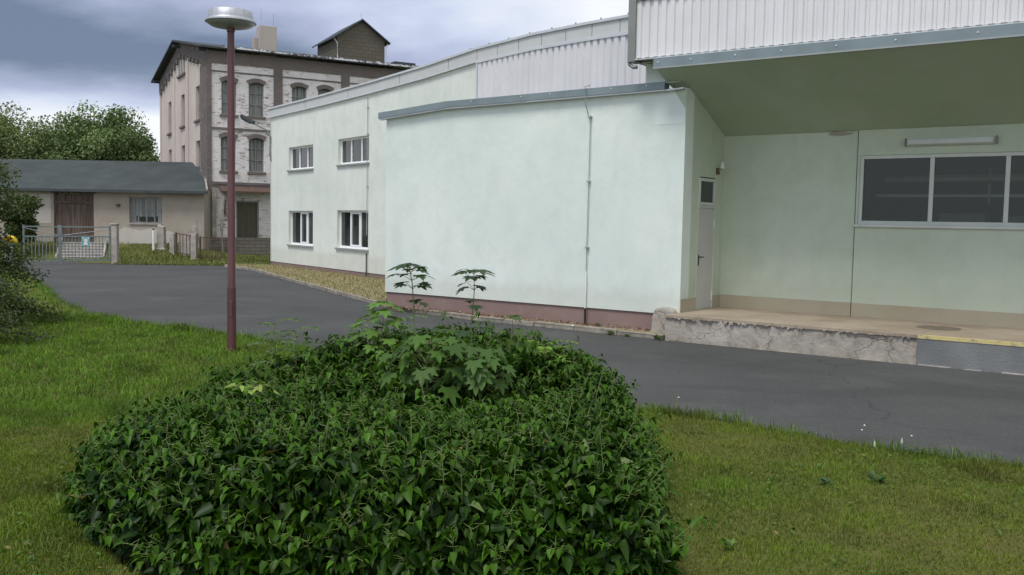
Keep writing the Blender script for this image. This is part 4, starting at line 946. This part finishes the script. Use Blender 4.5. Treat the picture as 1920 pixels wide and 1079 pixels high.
dep = RNG.uniform(0, 1, NL)**1.3*.15; P = P-Nn*dep[:, None]+Nn*.035
P[:, 2] = np.maximum(P[:, 2], .02)
down = np.array([0, 0, -1.0])
tip = unit(Nn*RNG.uniform(.2, .9, (NL, 1))+rnd(NL)*.9+down*RNG.uniform(.1, 1.5, (NL, 1)))
nor = unit(Nn*.75+np.array([0, 0, .55])+rnd(NL)*.75)
clump = wave(P[:, 0]*2+3, P[:, 1]*2)+.5*wave(P[:, 0]*5, P[:, 1]*5+7)
size = (.034+.066*RNG.beta(1.6, 2.2, NL))*(1+.15*clump)*np.where(P[:, 1] < 6.4, 1.3, 1.0)
IVN = IVY*np.array([1.12, .68, 1.0])
V, Fc = leaves(P, tip, nor, size, IVY, IVYF); V2, _ = leaves(P, tip, nor, size, IVN, IVYF); pick = np.repeat(RNG.random(NL) < .6, len(IVY)); V[pick] = V2[pick]
base = np.array([.005, .019, .0015]); br = np.array([.036, .090, .004]); f = np.clip(RNG.beta(1.5, 3.2, NL)+.30*clump, 0, 1)
cl = base+(br-base)*f[:, None]; cl *= RNG.uniform(.75, 1.25, (NL, 1)); pale = RNG.random(NL) < .02; cl[pale] = np.array([.11, .16, .05]); dead = RNG.random(NL) < .006; cl[dead] = np.array([.16, .12, .04])
V[:, 0] -= ox; V[:, 1] -= oy
npmesh('leaves', V, Fc, M['ivy'], ivy, np.repeat(cl, len(IVY), 0))
# upright flowering shoots: thin pale stalk with petioles and drooping leaves
P, Nn = mound_samples(2200); sv, sf, lp_, lt, lnn, lsz, lc = [], [], [], [], [], [], []
def ribbon(a, b, w):
    d = b-a; s = np.cross(d, [0.1, 1, .2]); s = s/(np.linalg.norm(s)+1e-9)*w; u = np.cross(d, s); u = u/(np.linalg.norm(u)+1e-9)*w
    o = len(sv); sv.extend([a-s, a+s, a+u, b-s*.6, b+s*.6, b+u*.6]); sf.extend([(o, o+1, o+4, o+3), (o+1, o+2, o+5, o+4), (o+2, o, o+3, o+5)])
for i in range(2200):
    d = unit(Nn[i]*.7+np.array([0, 0, .6])+RNG.normal(size=3)*.3); L_ = RNG.uniform(.08, .22) if i % 14 else RNG.uniform(.22, .36); a = P[i]-d*.05; b = a+d*L_; ribbon(a, b, .0034)
    g = RNG.uniform(.7, 1.5)
    for k in range(RNG.integers(4, 8) if i % 14 else 10):
        t_ = RNG.uniform(.35, 1); q = a+(b-a)*t_; az = RNG.uniform(0, 6.28); pd = unit(np.array([math.cos(az), math.sin(az), RNG.uniform(-.1, .8)])); e = q+pd*RNG.uniform(.03, .06); ribbon(q, e, .0022)
        lp_.append(e); lt.append(unit(np.array([pd[0], pd[1], -RNG.uniform(.1, 1.1)]))); lnn.append(unit(np.array([pd[0]*.5, pd[1]*.5, 1])+RNG.normal(size=3)*.2)); lsz.append(RNG.uniform(.040, .075)); lc.append(np.array([.032, .080, .004])*g*RNG.uniform(.7, 1.3))
V, Fc = leaves(np.array(lp_), np.array(lt), np.array(lnn), np.array(lsz), IVY, IVYF); V -= np.array([ox, oy, 0])
npmesh('shoots', V, Fc, M['ivy'], ivy, np.repeat(np.array(lc), len(IVY), 0))
sv_ = np.array(sv)-np.array([ox, oy, 0]); npmesh('stalks', sv_, np.array(sf), simple('pale_stalks', (.13, .19, .05), .6), ivy)

# ------------------------------------------------------------------ saplings growing through the ivy
def sapling(name, label, cat, x, y, z0, height, lean, whorls, leafsize, tmpl, faces, col, extra=0, group=None, r=.006, mat='leaf'):
    """whorls: (fraction of height, number of leaves, petiole length, droop)"""
    t = thing(name, label, cat, (x, y, z0), 0, group)
    path = [(lean[0]*k+.012*math.sin(k*9), lean[1]*k, height*k) for k in np.linspace(0, 1, 9)]
    s = MB(); s.tube(path, [r*(1-.55*k/8) for k in range(9)], 7)
    lp_, lt, ln_, ls, lc = [], [], [], [], []
    for fr_, cnt, pet, droop in whorls:
        c = Vector((lean[0]*fr_+.012*math.sin(fr_*9), lean[1]*fr_, height*fr_)); a0 = random.uniform(0, 6.28)
        for k in range(cnt):
            az = a0+2*math.pi*k/cnt+random.uniform(-.35, .35); pl_ = pet*random.uniform(.7, 1.2)
            d = Vector((math.cos(az), math.sin(az), random.uniform(.25, .7))).normalized(); e = c+d*pl_
            s.tube([c, c+d*pl_*.5+Vector((0, 0, .01)), e], [.003, .0022, .0018], 4)
            lp_.append(e); td = Vector((math.cos(az), math.sin(az), -droop*random.uniform(.6, 1.3))).normalized(); lt.append(td); ln_.append(Vector((math.cos(az)*droop*.7, math.sin(az)*droop*.7, 1)).normalized()+Vector((random.uniform(-.2, .2), random.uniform(-.2, .2), 0)))
            ls.append(leafsize*random.uniform(.7, 1.2)); lc.append(np.array(col)*random.uniform(.75, 1.3))
    s.build('stem', M['stem'], t)
    V, Fc = leaves(np.array(lp_), np.array(lt), np.array(ln_), np.array(ls), tmpl, faces)
    npmesh('leaves', V, Fc, M[mat], t, np.repeat(np.array(lc), len(tmpl), 0)); return t
DARKM = (.036, .075, .028); MIDM = (.060, .125, .018); BR = (.12, .23, .035)
sapling('maple_sapling', 'taller left maple sapling, thin stem topped by drooping dark leaves against the wall', 'sapling', -.80, 8.5, .55, 1.11, (-.14, 0), [(1.0, 6, .08, .10), (.965, 5, .12, .12), (.90, 5, .13, .15), (.83, 4, .12, .25), (.62, 2, .2, .2), (.3, 3, .1, .5)], .115, MAP, MAPF, DARKM, r=.0085)
sapling('maple_sapling', 'right maple sapling with straight thin stem and tiered dark leaves below the wall pipe', 'sapling', -.355, 8.5, .55, 1.07, (0.0, 0), [(1.0, 6, .08, .12), (.94, 5, .12, .14), (.86, 4, .10, .3), (.70, 2, .22, .12), (.5, 3, .09, .4), (.3, 3, .1, .5)], .11, MAP, MAPF, DARKM, r=.0085)
sapling('maple_seedling', 'broad-leaved maple seedling sprawling in the middle of the ivy below the saplings', 'seedling', -.70, 7.72, .66, .42, (.03, -.10), [(1.0, 7, .16, .5), (.8, 8, .24, .6), (.6, 8, .30, .7), (.4, 8, .34, .8), (.2, 8, .38, .9), (.05, 7, .34, 1.0)], .15, MAP, MAPF, MIDM)
sapling('maple_seedling', 'broad-leaved maple seedling with large leaves under the right sapling', 'seedling', -.26, 7.72, .64, .38, (.0, -.10), [(1.0, 6, .14, .5), (.75, 8, .22, .7), (.45, 8, .28, .8), (.2, 7, .34, .9), (.05, 6, .34, 1.0)], .145, MAP, MAPF, (.055, .115, .020))
sapling('maple_seedling', 'pale green maple shoot rising at the back of the ivy left of the saplings', 'seedling', -1.20, 8.75, .62, .68, (-.02, 0), [(1.0, 5, .07, .2), (.88, 6, .12, .25), (.72, 7, .17, .3), (.55, 7, .22, .3), (.38, 8, .26, .3), (.2, 9, .30, .3)], .12, MAP, MAPF, (.105, .20, .035))
sapling('maple_seedling', 'leafy pale shoot filling the crest of the ivy between the two saplings', 'seedling', -.62, 8.7, .62, .42, (.0, 0), [(1.0, 7, .12, .25), (.8, 8, .18, .3), (.6, 8, .24, .35), (.4, 9, .28, .4)], .13, MAP, MAPF, (.075, .15, .028))
sapling('maple_seedling', 'single thin shoot with two hanging leaves right of the saplings', 'seedling', .02, 8.6, .6, .62, (-.02, 0), [(1.0, 3, .03, .3), (.75, 4, .09, .9), (.6, 3, .09, .8)], .10, MAP, MAPF, (.085, .14, .04))
sapling('bright_seedling', 'bright yellow-green broad leaves standing out in the left of the ivy', 'seedling', -2.0, 7.1, .42, .36, (.0, 0), [(1.0, 6, .10, .12), (.85, 4, .16, .2), (.5, 5, .12, .5)], .10, IVY*np.array([1, 1.5, .8]), IVYF, (.24, .32, .06))
# feathery seedlings: pinnate leaves
def pinnate(x, y, z0, h, label, n=7, col=BR, rad=.17):
    t = thing('ash_seedling', label, 'seedling', (x, y, z0), 0, 'feathery seedlings growing through the ivy')
    s = MB(); s.tube([(0, 0, 0), (.01, 0, h*.5), (0, 0, h)], [.006, .005, .003], 6); lp_, lt, ln_, ls, lc = [], [], [], [], []
    for k in range(n):
        az = 2.4*k+random.uniform(-.3, .3); zb = h*(1-.09*k); d = np.array([math.cos(az), math.sin(az), .55]); c = np.array([0, 0, zb]); pts = []
        for j in range(7):
            u = j/6; pts.append(c+np.array([d[0]*rad*u, d[1]*rad*u, rad*(.55*u-.45*u*u)]))
        s.tube(pts, .0016, 4); sd_ = np.array([-d[1], d[0], 0])
        for j in range(1, 7):
            for sg in (-1, 1):
                lp_.append(pts[j]); lt.append(unit(sd_*sg+d*.45+np.array([0, 0, -.25]))); ln_.append(np.array([0, 0, 1.])+RNG.normal(size=3)*.15); ls.append(random.uniform(.055, .085)); lc.append(np.array(col)*random.uniform(.7, 1.25))
    s.build('stem', M['stem'], t); V, Fc = leaves(np.array(lp_), np.array(lt), np.array(ln_), np.array(ls), OVAL, OVALF); npmesh('leaves', V, Fc, M['leaf'], t, np.repeat(np.array(lc), len(OVAL), 0))
pinnate(-2.22, 8.7, .50, .62, 'feathery light green seedling left of the ivy crest, leftmost beside the lamp pole', 9, (.095, .16, .045), .22)
pinnate(-2.00, 8.6, .50, .56, 'feathery light green seedling just right of the leftmost feathery one', 8, (.095, .16, .045), .20)
pinnate(-1.45, 9.0, .60, .46, 'feathery bright green seedling behind the pale maple shoot', 9, (.10, .19, .05), .22)
pinnate(-1.02, 9.1, .62, .52, 'tallest feathery bright green seedling next to the left sapling stem', 8, (.11, .21, .055), .18)
pinnate(.30, 8.35, .74, .26, 'feathery yellow-green seedling on the right crest of the ivy', 14, (.16, .28, .03), .26)
pinnate(.0, 6.1, .52, .16, 'low feathery seedling in the front face of the ivy', 8, (.08, .14, .02), .22)

# ------------------------------------------------------------------ lawn blades
def ivy_mask(x, y): return mound(x, y) > .10
def pnoise(x, y, s, seed):
    r = np.random.default_rng(seed); o = 0
    for i in range(9):
        a = r.uniform(0, 6.28); f = s*r.uniform(.6, 2.4); o = o+np.sin(f*(x*np.cos(a)+y*np.sin(a))+r.uniform(0, 6.28)+1.3*np.sin(f*.7*(y*np.cos(a)-x*np.sin(a))+r.uniform(0, 6.28)))
    return o/4.2
def grass_patch(name, X, Y, Z, hts, cols, w=.0045, mat='grass'):
    n = len(X); az = RNG.uniform(0, 6.28, n); bend = RNG.uniform(.1, .9, n); dx, dy = np.cos(az), np.sin(az); wx, wy = -dy, dx
    waz = RNG.uniform(0, 6.28, n); wx, wy = np.cos(waz), np.sin(waz)
    P0 = np.stack([X, Y, Z], 1); Wd = np.stack([wx, wy, 0*wx], 1)*w if np.isscalar(w) else np.stack([wx, wy, 0*wx], 1)*w[:, None]
    mid = P0+np.stack([dx*hts*bend*.3, dy*hts*bend*.3, hts*.6], 1); tipp = P0+np.stack([dx*hts*bend, dy*hts*bend, hts*(1-.35*bend)], 1)
    V = np.stack([P0-Wd, P0+Wd, mid-Wd*.8, mid+Wd*.8, tipp], 1).reshape(-1, 3)
    b = (np.arange(n)*5)[:, None]
    F = np.concatenate([b+np.array([[0, 1, 3]]), b+np.array([[0, 3, 2]]), b+np.array([[2, 3, 4]])])
    return npmesh(name, V, F, M[mat], None, np.repeat(cols, 5, 0))
def lawn_points(n, x0, x1, y0, y1, dens):
    X = RNG.uniform(x0, x1, n); Y = RNG.uniform(y0, y1, n); k = RNG.random(n) < dens(X, Y); X, Y = X[k], Y[k]
    k = (np.abs(X/Y) < .62) if True else None
    X, Y = X[k], Y[k]; k = ~inside(np.stack([X, Y], 1), ROADP); X, Y = X[k], Y[k]; k = ~ivy_mask(X, Y); return X[k], Y[k]
def edge_dist(X, Y):
    d = np.full(len(X), 9.); E = np.array(lawn_edge)
    for a, b in zip(E[:-1], E[1:]):
        ab = b-a; t = np.clip(((X-a[0])*ab[0]+(Y-a[1])*ab[1])/(ab@ab), 0, 1); d = np.minimum(d, np.hypot(X-a[0]-t*ab[0], Y-a[1]-t*ab[1]))
    return d
def make_lawn(n, x0, x1, y0, y1, dens, w):
    X, Y = lawn_points(n, x0, x1, y0, y1, dens); m_ = len(X); pn = pnoise(X, Y, 1.1, 5); pf = pnoise(X, Y, 5, 8); ed = edge_dist(X, Y)
    left = 1/(1+np.exp((X+2.2)*1.5)); lush = np.clip(.35+.5*left+.28*pn+.5*np.exp(-ed/.5)*.8+.18*np.clip(Y-9, 0, 3)/3, 0, 1)
    ln_ = 8.8+(X+4.8)*.7; mown = left/(1+np.exp((Y-ln_)/.06)); lush = lush*(1-.55*mown)-.25*left*np.exp(-((Y-ln_)/.13)**2)*(.6+.4*np.sin(X*9)); lush = np.clip(lush, 0, 1)
    h = (.016+.058*lush*(.6+.4*left)+.05*np.exp(-ed/.25)*(.5+.5*np.sin(pf*3))+.02*np.clip(pf, 0, 1))*RNG.uniform(.5, 1.35, m_)
    tall = RNG.random(m_) < .008; h[tall] *= 2.2
    g1 = np.array([.110, .195, .020]); g2 = np.array([.150, .172, .020]); c = g2+(g1-g2)*np.clip(lush*1.25, 0, 1)[:, None]
    moss = np.clip(pnoise(X, Y, 2.3, 17)*.9, 0, 1)[:, None]*(1-left)[:, None]; c = c*(1-.5*moss)+np.array([.15, .125, .035])*.5*moss; c *= (1+.26*pf+.12*pnoise(X, Y, 11, 4))[:, None]*RNG.uniform(.65, 1.35, (m_, 1)); dk_ = np.clip(pnoise(X, Y, 3.1, 23)-.45, 0, 1)[:, None]; c *= 1-.45*dk_; h *= 1+.5*dk_[:, 0]; st_ = RNG.random(m_) < (.05+.12*(1-lush)); c[st_] = np.array([.22, .20, .075])*RNG.uniform(.6, 1.1, (st_.sum(), 1))
    return X, Y, h, c, np.full(m_, w)
parts = [make_lawn(300000, -6.0, 6, 4.6, 10.3, lambda X, Y: np.clip((8.5/Y)**1.5, 0, 1), .0028), make_lawn(150000, -11, 3, 10, 19, lambda X, Y: np.clip((12/Y)**1.3, 0, 1), .0055),
         make_lawn(60000, -24, -3, 16, 40, lambda X, Y: np.clip((18/Y), 0, 1), .012), make_lawn(30000, -4.6, -2.4, 4.6, 8, lambda X, Y: 1+0*X, .003)]
X, Y, h, c, w = [np.concatenate([p[i] for p in parts]) for i in range(5)]
tag(grass_patch('grass', X, Y, terrain(X, Y)-.004, h, np.clip(c, 0, 1), w), kind='stuff')
n = 5200; X, Y = lawn_points(n*3, -9, 6, 4.8, 17, lambda X, Y: np.clip((7/Y)**1.2, 0, 1)*(pnoise(X, Y, 1.9, 31) > .15)); n = len(X); az = RNG.uniform(0, 6.28, n)
V, Fc = leaves(np.stack([X, Y, RNG.uniform(.01, .045, n)], 1), unit(np.stack([np.cos(az), np.sin(az), RNG.uniform(0, .7, n)], 1)), unit(rnd(n)*.35+[0, 0, 1]), RNG.uniform(.018, .05, n), OVAL*np.array([1, 1.25, 1]), OVALF)
cc = np.array([.085, .15, .025])*RNG.uniform(.6, 1.3, (n, 1)); cc[RNG.random(n) < .07] = (.26, .19, .08)
tag(npmesh('ground_weeds', V, Fc, M['leaf'], None, np.repeat(cc, len(OVAL), 0)), kind='stuff')
E_ = np.array(lawn_edge[3:]); seg = np.linalg.norm(np.diff(E_, axis=0), axis=1); cs = np.concatenate([[0], np.cumsum(seg)]); n = 15000; u = RNG.uniform(0, cs[-1], n); X = np.interp(u, cs, E_[:, 0]); Y = np.interp(u, cs, E_[:, 1])
k = RNG.random(n) < np.clip(.25+.6*np.sin(u*2.3+np.sin(u*5.1)*1.5)+.3*np.sin(u*7.7), .05, 1); X, Y, u = X[k], Y[k], u[k]; n = len(X); X = X+RNG.normal(0, .06, n)+.04*np.sin(u*6); Y = Y+RNG.normal(0, .06, n)+.05*np.sin(u*4.3)
tag(grass_patch('edge_grass', X, Y, np.zeros(n), RNG.uniform(.04, .15, n)*np.where(RNG.random(n) < .04, 2, 1), np.array([.11, .18, .035])*RNG.uniform(.6, 1.4, (n, 1)), .004), kind='stuff')
n = 2600; u = RNG.uniform(0, cs[-1], n); X = np.interp(u, cs, E_[:, 0])+np.abs(RNG.normal(0, .12, n))*.6; Y = np.interp(u, cs, E_[:, 1])+np.abs(RNG.normal(0, .12, n))*.8
V, Fc = leaves(np.stack([X, Y, np.full(n, .009)], 1), unit(rnd(n)*[1, 1, .1]), unit(rnd(n)*.4+[0, 0, 1]), RNG.uniform(.008, .03, n), DIA*np.array([1, 1.5, 1]), DIAF)
tag(npmesh('grit', V, Fc, M['leaf'], None, np.repeat(np.array([.15, .13, .09])*RNG.uniform(.4, 1.6, (n, 1)), 4, 0)), kind='stuff')
# rough grass beyond the road, in front of the mill and the shed
n = 26000; X = RNG.uniform(-24, -8, n); Y = RNG.uniform(39.3, 46.2, n); k = ~inside(np.stack([X, Y], 1), ROADP); X, Y = X[k], Y[k]
q = (X-GX)*math.sin(-GA)+(Y-GY)*math.cos(-GA) ; k = q < 0; 
k = ~((X > -22.0) & (X < -18.6) & (Y > 42.4) & (Y < 45.9)); X, Y = X[k], Y[k]; pf = pnoise(X, Y, 1.4, 3)
h = (.07+.10*np.clip(pf+.3, 0, 1)+.10*np.exp(-np.abs(Y-42.7)/.4)*(X > -16.5))*RNG.uniform(.5, 1.4, len(X)); c = np.array([.115, .15, .04])*RNG.uniform(.7, 1.3, (len(X), 1))*(1+.2*pf)[:, None]
dry = RNG.random(len(X)) < .35; c[dry] = np.array([.26, .23, .11])
tag(grass_patch('rough_grass', X, Y, terrain(X, Y)-.01, h, np.clip(c, 0, 1), .014), kind='stuff')
# dry straw-coloured grass between kerb and office wing
Dp = np.array(dirt); n = 60000; X = RNG.uniform(-13, 3, n); Y = RNG.uniform(16.5, 40, n); k = inside(np.stack([X, Y], 1), Dp)
X, Y = X[k], Y[k]; ax = (X-AX)*math.cos(-AA)-(Y-AY)*math.sin(-AA); ay = (X-AX)*math.sin(-AA)+(Y-AY)*math.cos(-AA)
k = (ax < -7.3) & (ay > 0) ; X, Y = X[k], Y[k]; h = RNG.uniform(.03, .10, len(X)); c = np.array([.38, .33, .19])*RNG.uniform(.65, 1.2, (len(X), 1)); gr = RNG.random(len(X)) < .12; c[gr] = (.17, .19, .06)
tag(grass_patch('dry_grass', X, Y, np.full(len(X), .082), h, np.clip(c, 0, 1), .011), kind='stuff')
# leaf litter along the foot of the annex
n = 900; lx = RNG.uniform(-7.3, -.6, n); ly = .53-np.abs(RNG.normal(0, .16, n)); k = ly > .16; lx, ly = lx[k], ly[k]; n = len(lx)
wx_ = AX+math.cos(AA)*lx-math.sin(AA)*ly; wy_ = AY+math.sin(AA)*lx+math.cos(AA)*ly
V, Fc = leaves(np.stack([wx_, wy_, RNG.uniform(.09, .13, n)], 1), unit(RNG.normal(size=(n, 3))*[1, 1, .3]), unit(RNG.normal(size=(n, 3))*.6+[0, 0, 1]), RNG.uniform(.03, .07, n), DIA, DIAF)
cc = np.array([.22, .13, .085])*RNG.uniform(.5, 1.5, (n, 1)); cc[RNG.random(n) < .12] = (.42, .36, .30)
tag(npmesh('leaf_litter', V, Fc, M['leaf'], None, np.repeat(cc, 4, 0)), kind='stuff')
# green weeds at the kerb near the dock
def weed(x, y, z, s, label, n=26, col=(.07, .13, .03)):
    t = thing('weed_tuft', label, 'weed', (x, y, z)); n_ = n
    az = RNG.uniform(0, 6.28, n_); P = np.stack([np.cos(az)*RNG.uniform(0, s*.5, n_), np.sin(az)*RNG.uniform(0, s*.5, n_), RNG.uniform(0, s*.5, n_)], 1)
    V, Fc = leaves(P, unit(np.stack([np.cos(az), np.sin(az), RNG.uniform(0, 1.1, n_)], 1)), unit(rnd(n_)*.5+[0, 0, 1]), RNG.uniform(.4, .9, n_)*s, OVAL, OVALF)
    npmesh('leaves', V, Fc, M['leaf'], t, np.repeat(np.array(col)*RNG.uniform(.7, 1.3, (n_, 1)), len(OVAL), 0)); s_ = MB()
    for k in range(4): s_.tube([(0, 0, -.02), (random.uniform(-s, s)*.4, random.uniform(-s, s)*.4, s*.7)], .003, 4)
    s_.build('stem', M['stem'], t)
weed(*A2W(-.12, -.06), .01, .12, 'small green weed at the foot of the left corner of the loading dock')
weed(*A2W(-1.15, -.02), .01, .10, 'small green weed growing from the kerb left of the loading dock')
weed(*A2W(-.8, 0.0), .01, .06, 'tiny weed on the kerb between two larger weeds')
weed(*A2W(-1.7, .45), .09, .08, 'little weed against the plinth beside the wall pipe')
weed(3.05, 7.6, 0, .09, 'low rosette of broad leaves in the right lawn', 22, (.06, .13, .05)); weed(2.6, 7.5, 0, .075, 'low rosette of broad leaves left of the larger rosette in the right lawn', 18, (.06, .13, .05))
weed(1.45, 5.95, 0, .08, 'small bright weed at the front of the right lawn near the ivy', 24, (.10, .18, .03))

# white litter and dandelion clocks
def scrap(x, y, z, s, label):
    b = MB().add([(-s, -s*.4, 0.01), (s*.8, -s*.6, .0), (s, s*.5, .02), (-s*.2, s*.7, s*.6), (-s, s*.2, .04), (0, 0, s*.5)], [(0, 1, 5), (1, 2, 5), (2, 3, 5), (3, 4, 5), (4, 0, 5)]); o = b.build('paper_scrap', M['signwhite']); o.location = (x, y, z); tag(o, label, 'litter')
scrap(*A2W(-3.55, .33), .10, .055, 'white paper scrap lying on the dirt by the red plinth'); scrap(*A2W(-2.0, .0), .11, .02, 'tiny white scrap on the kerb below the wall pipe')
def clock(x, y, h, label):
    t = thing('dandelion', label, 'flower', (x, y, 0), 0, 'pale flower heads along the lawn edge'); MB().tube([(0, 0, 0), (.01, 0, h)], .002, 4).build('stem', M['stem'], t)
    MB().lathe([(0, h-.009), (.006, h-.006), (.009, h), (.006, h+.006), (0, h+.009)], 8, (.01, 0)).build('flower_head', M['white'], t, True)
for i, (x, y, h, lb) in enumerate([(3.42, 8.98, .14, 'pale dandelion head on the road edge, left of a close pair'), (3.47, 9.05, .17, 'pale dandelion head, right one of a close pair at the road edge'), (3.85, 8.85, .12, 'lone pale dandelion head right of the close pair'),
    (5.0, 8.05, .10, 'pale dandelion head at the far right edge of the lawn'), (1.85, 10.2, .2, 'tall pale dandelion head beside the right end of the ivy')]): clock(x, y, h, lb)
def spike(x, y, h, label):
    t = thing('plantain_spike', label, 'flower', (x, y, 0), 0, 'whitish flower spikes in the right lawn'); MB().tube([(0, 0, 0), (0, 0, h)], .002, 4).build('stem', M['stem'], t); MB().lathe([(0, h-.01), (.008, h), (.010, h+.02), (.005, h+.05), (0, h+.06)], 8).build('flower_head', simple('pale_green_flower', (.42, .5, .3), .7), t, True)
spike(3.35, 8.45, .10, 'whitish flower spike in the right lawn, left of two'); spike(3.62, 8.5, .12, 'whitish flower spike in the right lawn, right of two')

# ------------------------------------------------------------------ trees
def tree(name, label, x, y, h, crown, n, leaf, c0, c1, trunk=.25, zb=0, seed=1, mat='farleaf', cat='tree', nb=60):
    r = np.random.default_rng(seed); t = thing(name, label, cat, (x, y, zb))
    cx, cy, cz, rx, ry, rz = crown
    # puffs distributed on and in the crown ellipsoid
    d = unit(r.normal(size=(nb, 3))); rad = r.uniform(.35, .92, nb)[:, None]; pc = np.array([cx, cy, cz])+d*rad*np.array([rx, ry, rz]); pr = r.uniform(.16, .34, nb)*min(rx, rz)
    k = pc[:, 2] > cz-rz*.75; pc, pr = pc[k], pr[k]; nb_ = len(pc)
    s = MB(); s.tube([(0, 0, -.3), (.05, 0, h*.25), (cx*.5, cy*.5, cz*.8), (cx, cy, cz)], [trunk, trunk*.8, trunk*.55, trunk*.3], 9); s.build('trunk', M['bark'], t, True)
    b = MB()
    for i in range(0, nb_, 3):
        a = Vector((cx*.4, cy*.4, cz*.55)); e = Vector(pc[i]); m_ = (a+e)/2+Vector((0, 0, -.1*rz)); b.tube([a, m_, e], [trunk*.35, trunk*.2, trunk*.06], 5)
    b.build('branches', M['bark'], t)
    i = r.integers(0, nb_, n); dd = unit(r.normal(size=(n, 3))); P = pc[i]+dd*(pr[i]*r.uniform(.45, 1.12, n))[:, None]*np.array([1, 1, .8])
    nor = unit(dd*.7+np.array([0, 0, .5])+r.normal(size=(n, 3))*.5); tp = unit(r.normal(size=(n, 3))+dd*.5)
    V, Fc = leaves(P, tp, nor, r.uniform(.6, 1.3, n)*leaf, DIA*np.array([1, 1.3, 1]), DIAF)
    f = np.clip(r.uniform(0, 1, nb_)[i]*.6+r.uniform(0, .4, n), 0, 1)[:, None]; c = np.array(c0)*(1-f)+np.array(c1)*f
    npmesh('foliage', V, Fc, M[mat], t, np.repeat(c*r.uniform(.8, 1.2, (n, 1)), 4, 0)); return t
tree('broadleaf_tree', 'large round broadleaf tree behind the shed roof, the rightmost full crown', -27.4, 61, 9, (0, 0, 5.0, 5.0, 4.5, 4.1), 90000, .16, (.085, .130, .048), (.19, .26, .105), .35, 0, 11, nb=190)
tree('broadleaf_tree', 'yellowish broadleaf tree at the left picture edge behind the shed', -33.0, 59, 9, (0, 0, 4.9, 5.4, 4.5, 3.7), 75000, .16, (.095, .130, .048), (.20, .25, .105), .35, 0, 12, nb=170)
tree('broadleaf_tree', 'small dark tree low behind the shed next to the mill', -25.2, 66, 6, (0, 0, 4.6, 2.4, 2, 1.8), 16000, .16, (.055, .09, .03), (.13, .18, .07), .2, 0, 13)
tree('shed_bush', 'loose green bush in front of the shed, left of its boarded door', -22.9, 43.6, 3, (0, 0, 1.3, 1.15, .9, 1.35), 5000, .14, (.04, .06, .02), (.10, .13, .045), .06, .4, 14, cat='bush', nb=40)
# overhanging shrub at the left edge
def edge_shrub(name, label, x, y, h, R0, n, seed, leaf=.085):
    r = np.random.default_rng(seed); t = thing(name, label, 'shrub', (x, y, 0)); s = MB(); P = []; T = []; s.tube([(0, 0, -.1), (.05, 0, h*.5), (0, 0, h)], [.07, .05, .012], 8)
    for i in range(46):
        z = h*(.04+.93*i/46); az = r.uniform(0, 6.28); L_ = R0*(1-.55*(z/h))*r.uniform(.55, 1.1); d = np.array([math.cos(az), math.sin(az)]); pts = []
        for j in range(8):
            u = j/7; pts.append((d[0]*L_*u, d[1]*L_*u, z+L_*(.30*u-.42*u*u)+.02*math.sin(j*2+i)))
        s.tube(pts, [.016*(1-.85*j/7) for j in range(8)], 5)
        k = int(n/46*L_/R0*1.6); u = r.uniform(.15, 1.03, k)**.8; base_ = np.stack([np.interp(u, np.linspace(0, 1, 8), [p[a] for p in pts]) for a in range(3)], 1)
        off = r.normal(size=(k, 3))*np.array([.13, .13, .07])*(1.2-.5*u)[:, None]*R0; P.append(base_+off); T.append(unit(np.array([d[0], d[1], -.2])+r.normal(size=(k, 3))*.7))
    P = np.concatenate(P); T = np.concatenate(T); P[:, 2] = np.maximum(P[:, 2], .03); m_ = len(P); s.build('branches', M['bark'], t)
    V, Fc = leaves(P, T, unit(r.normal(size=(m_, 3))*.6+[0, 0, 1]), r.uniform(.6, 1.3, m_)*leaf, OVAL, OVALF)
    f = r.beta(1.6, 2.6, m_)[:, None]; c = np.array([.035, .055, .018])*(1-f)+np.array([.115, .15, .055])*f; npmesh('foliage', V, Fc, M['leaf'], t, np.repeat(c, len(OVAL), 0))
edge_shrub('overhanging_shrub', 'tall dark shrub leaning in from the left edge beside the gate', -9.98, 17.0, 3.7, 1.5, 24000, 21, .065)
edge_shrub('overhanging_shrub', 'low spreading shrub with branches over the lawn at the left edge', -8.65, 14.8, 1.1, 1.3, 4600, 22, .07)
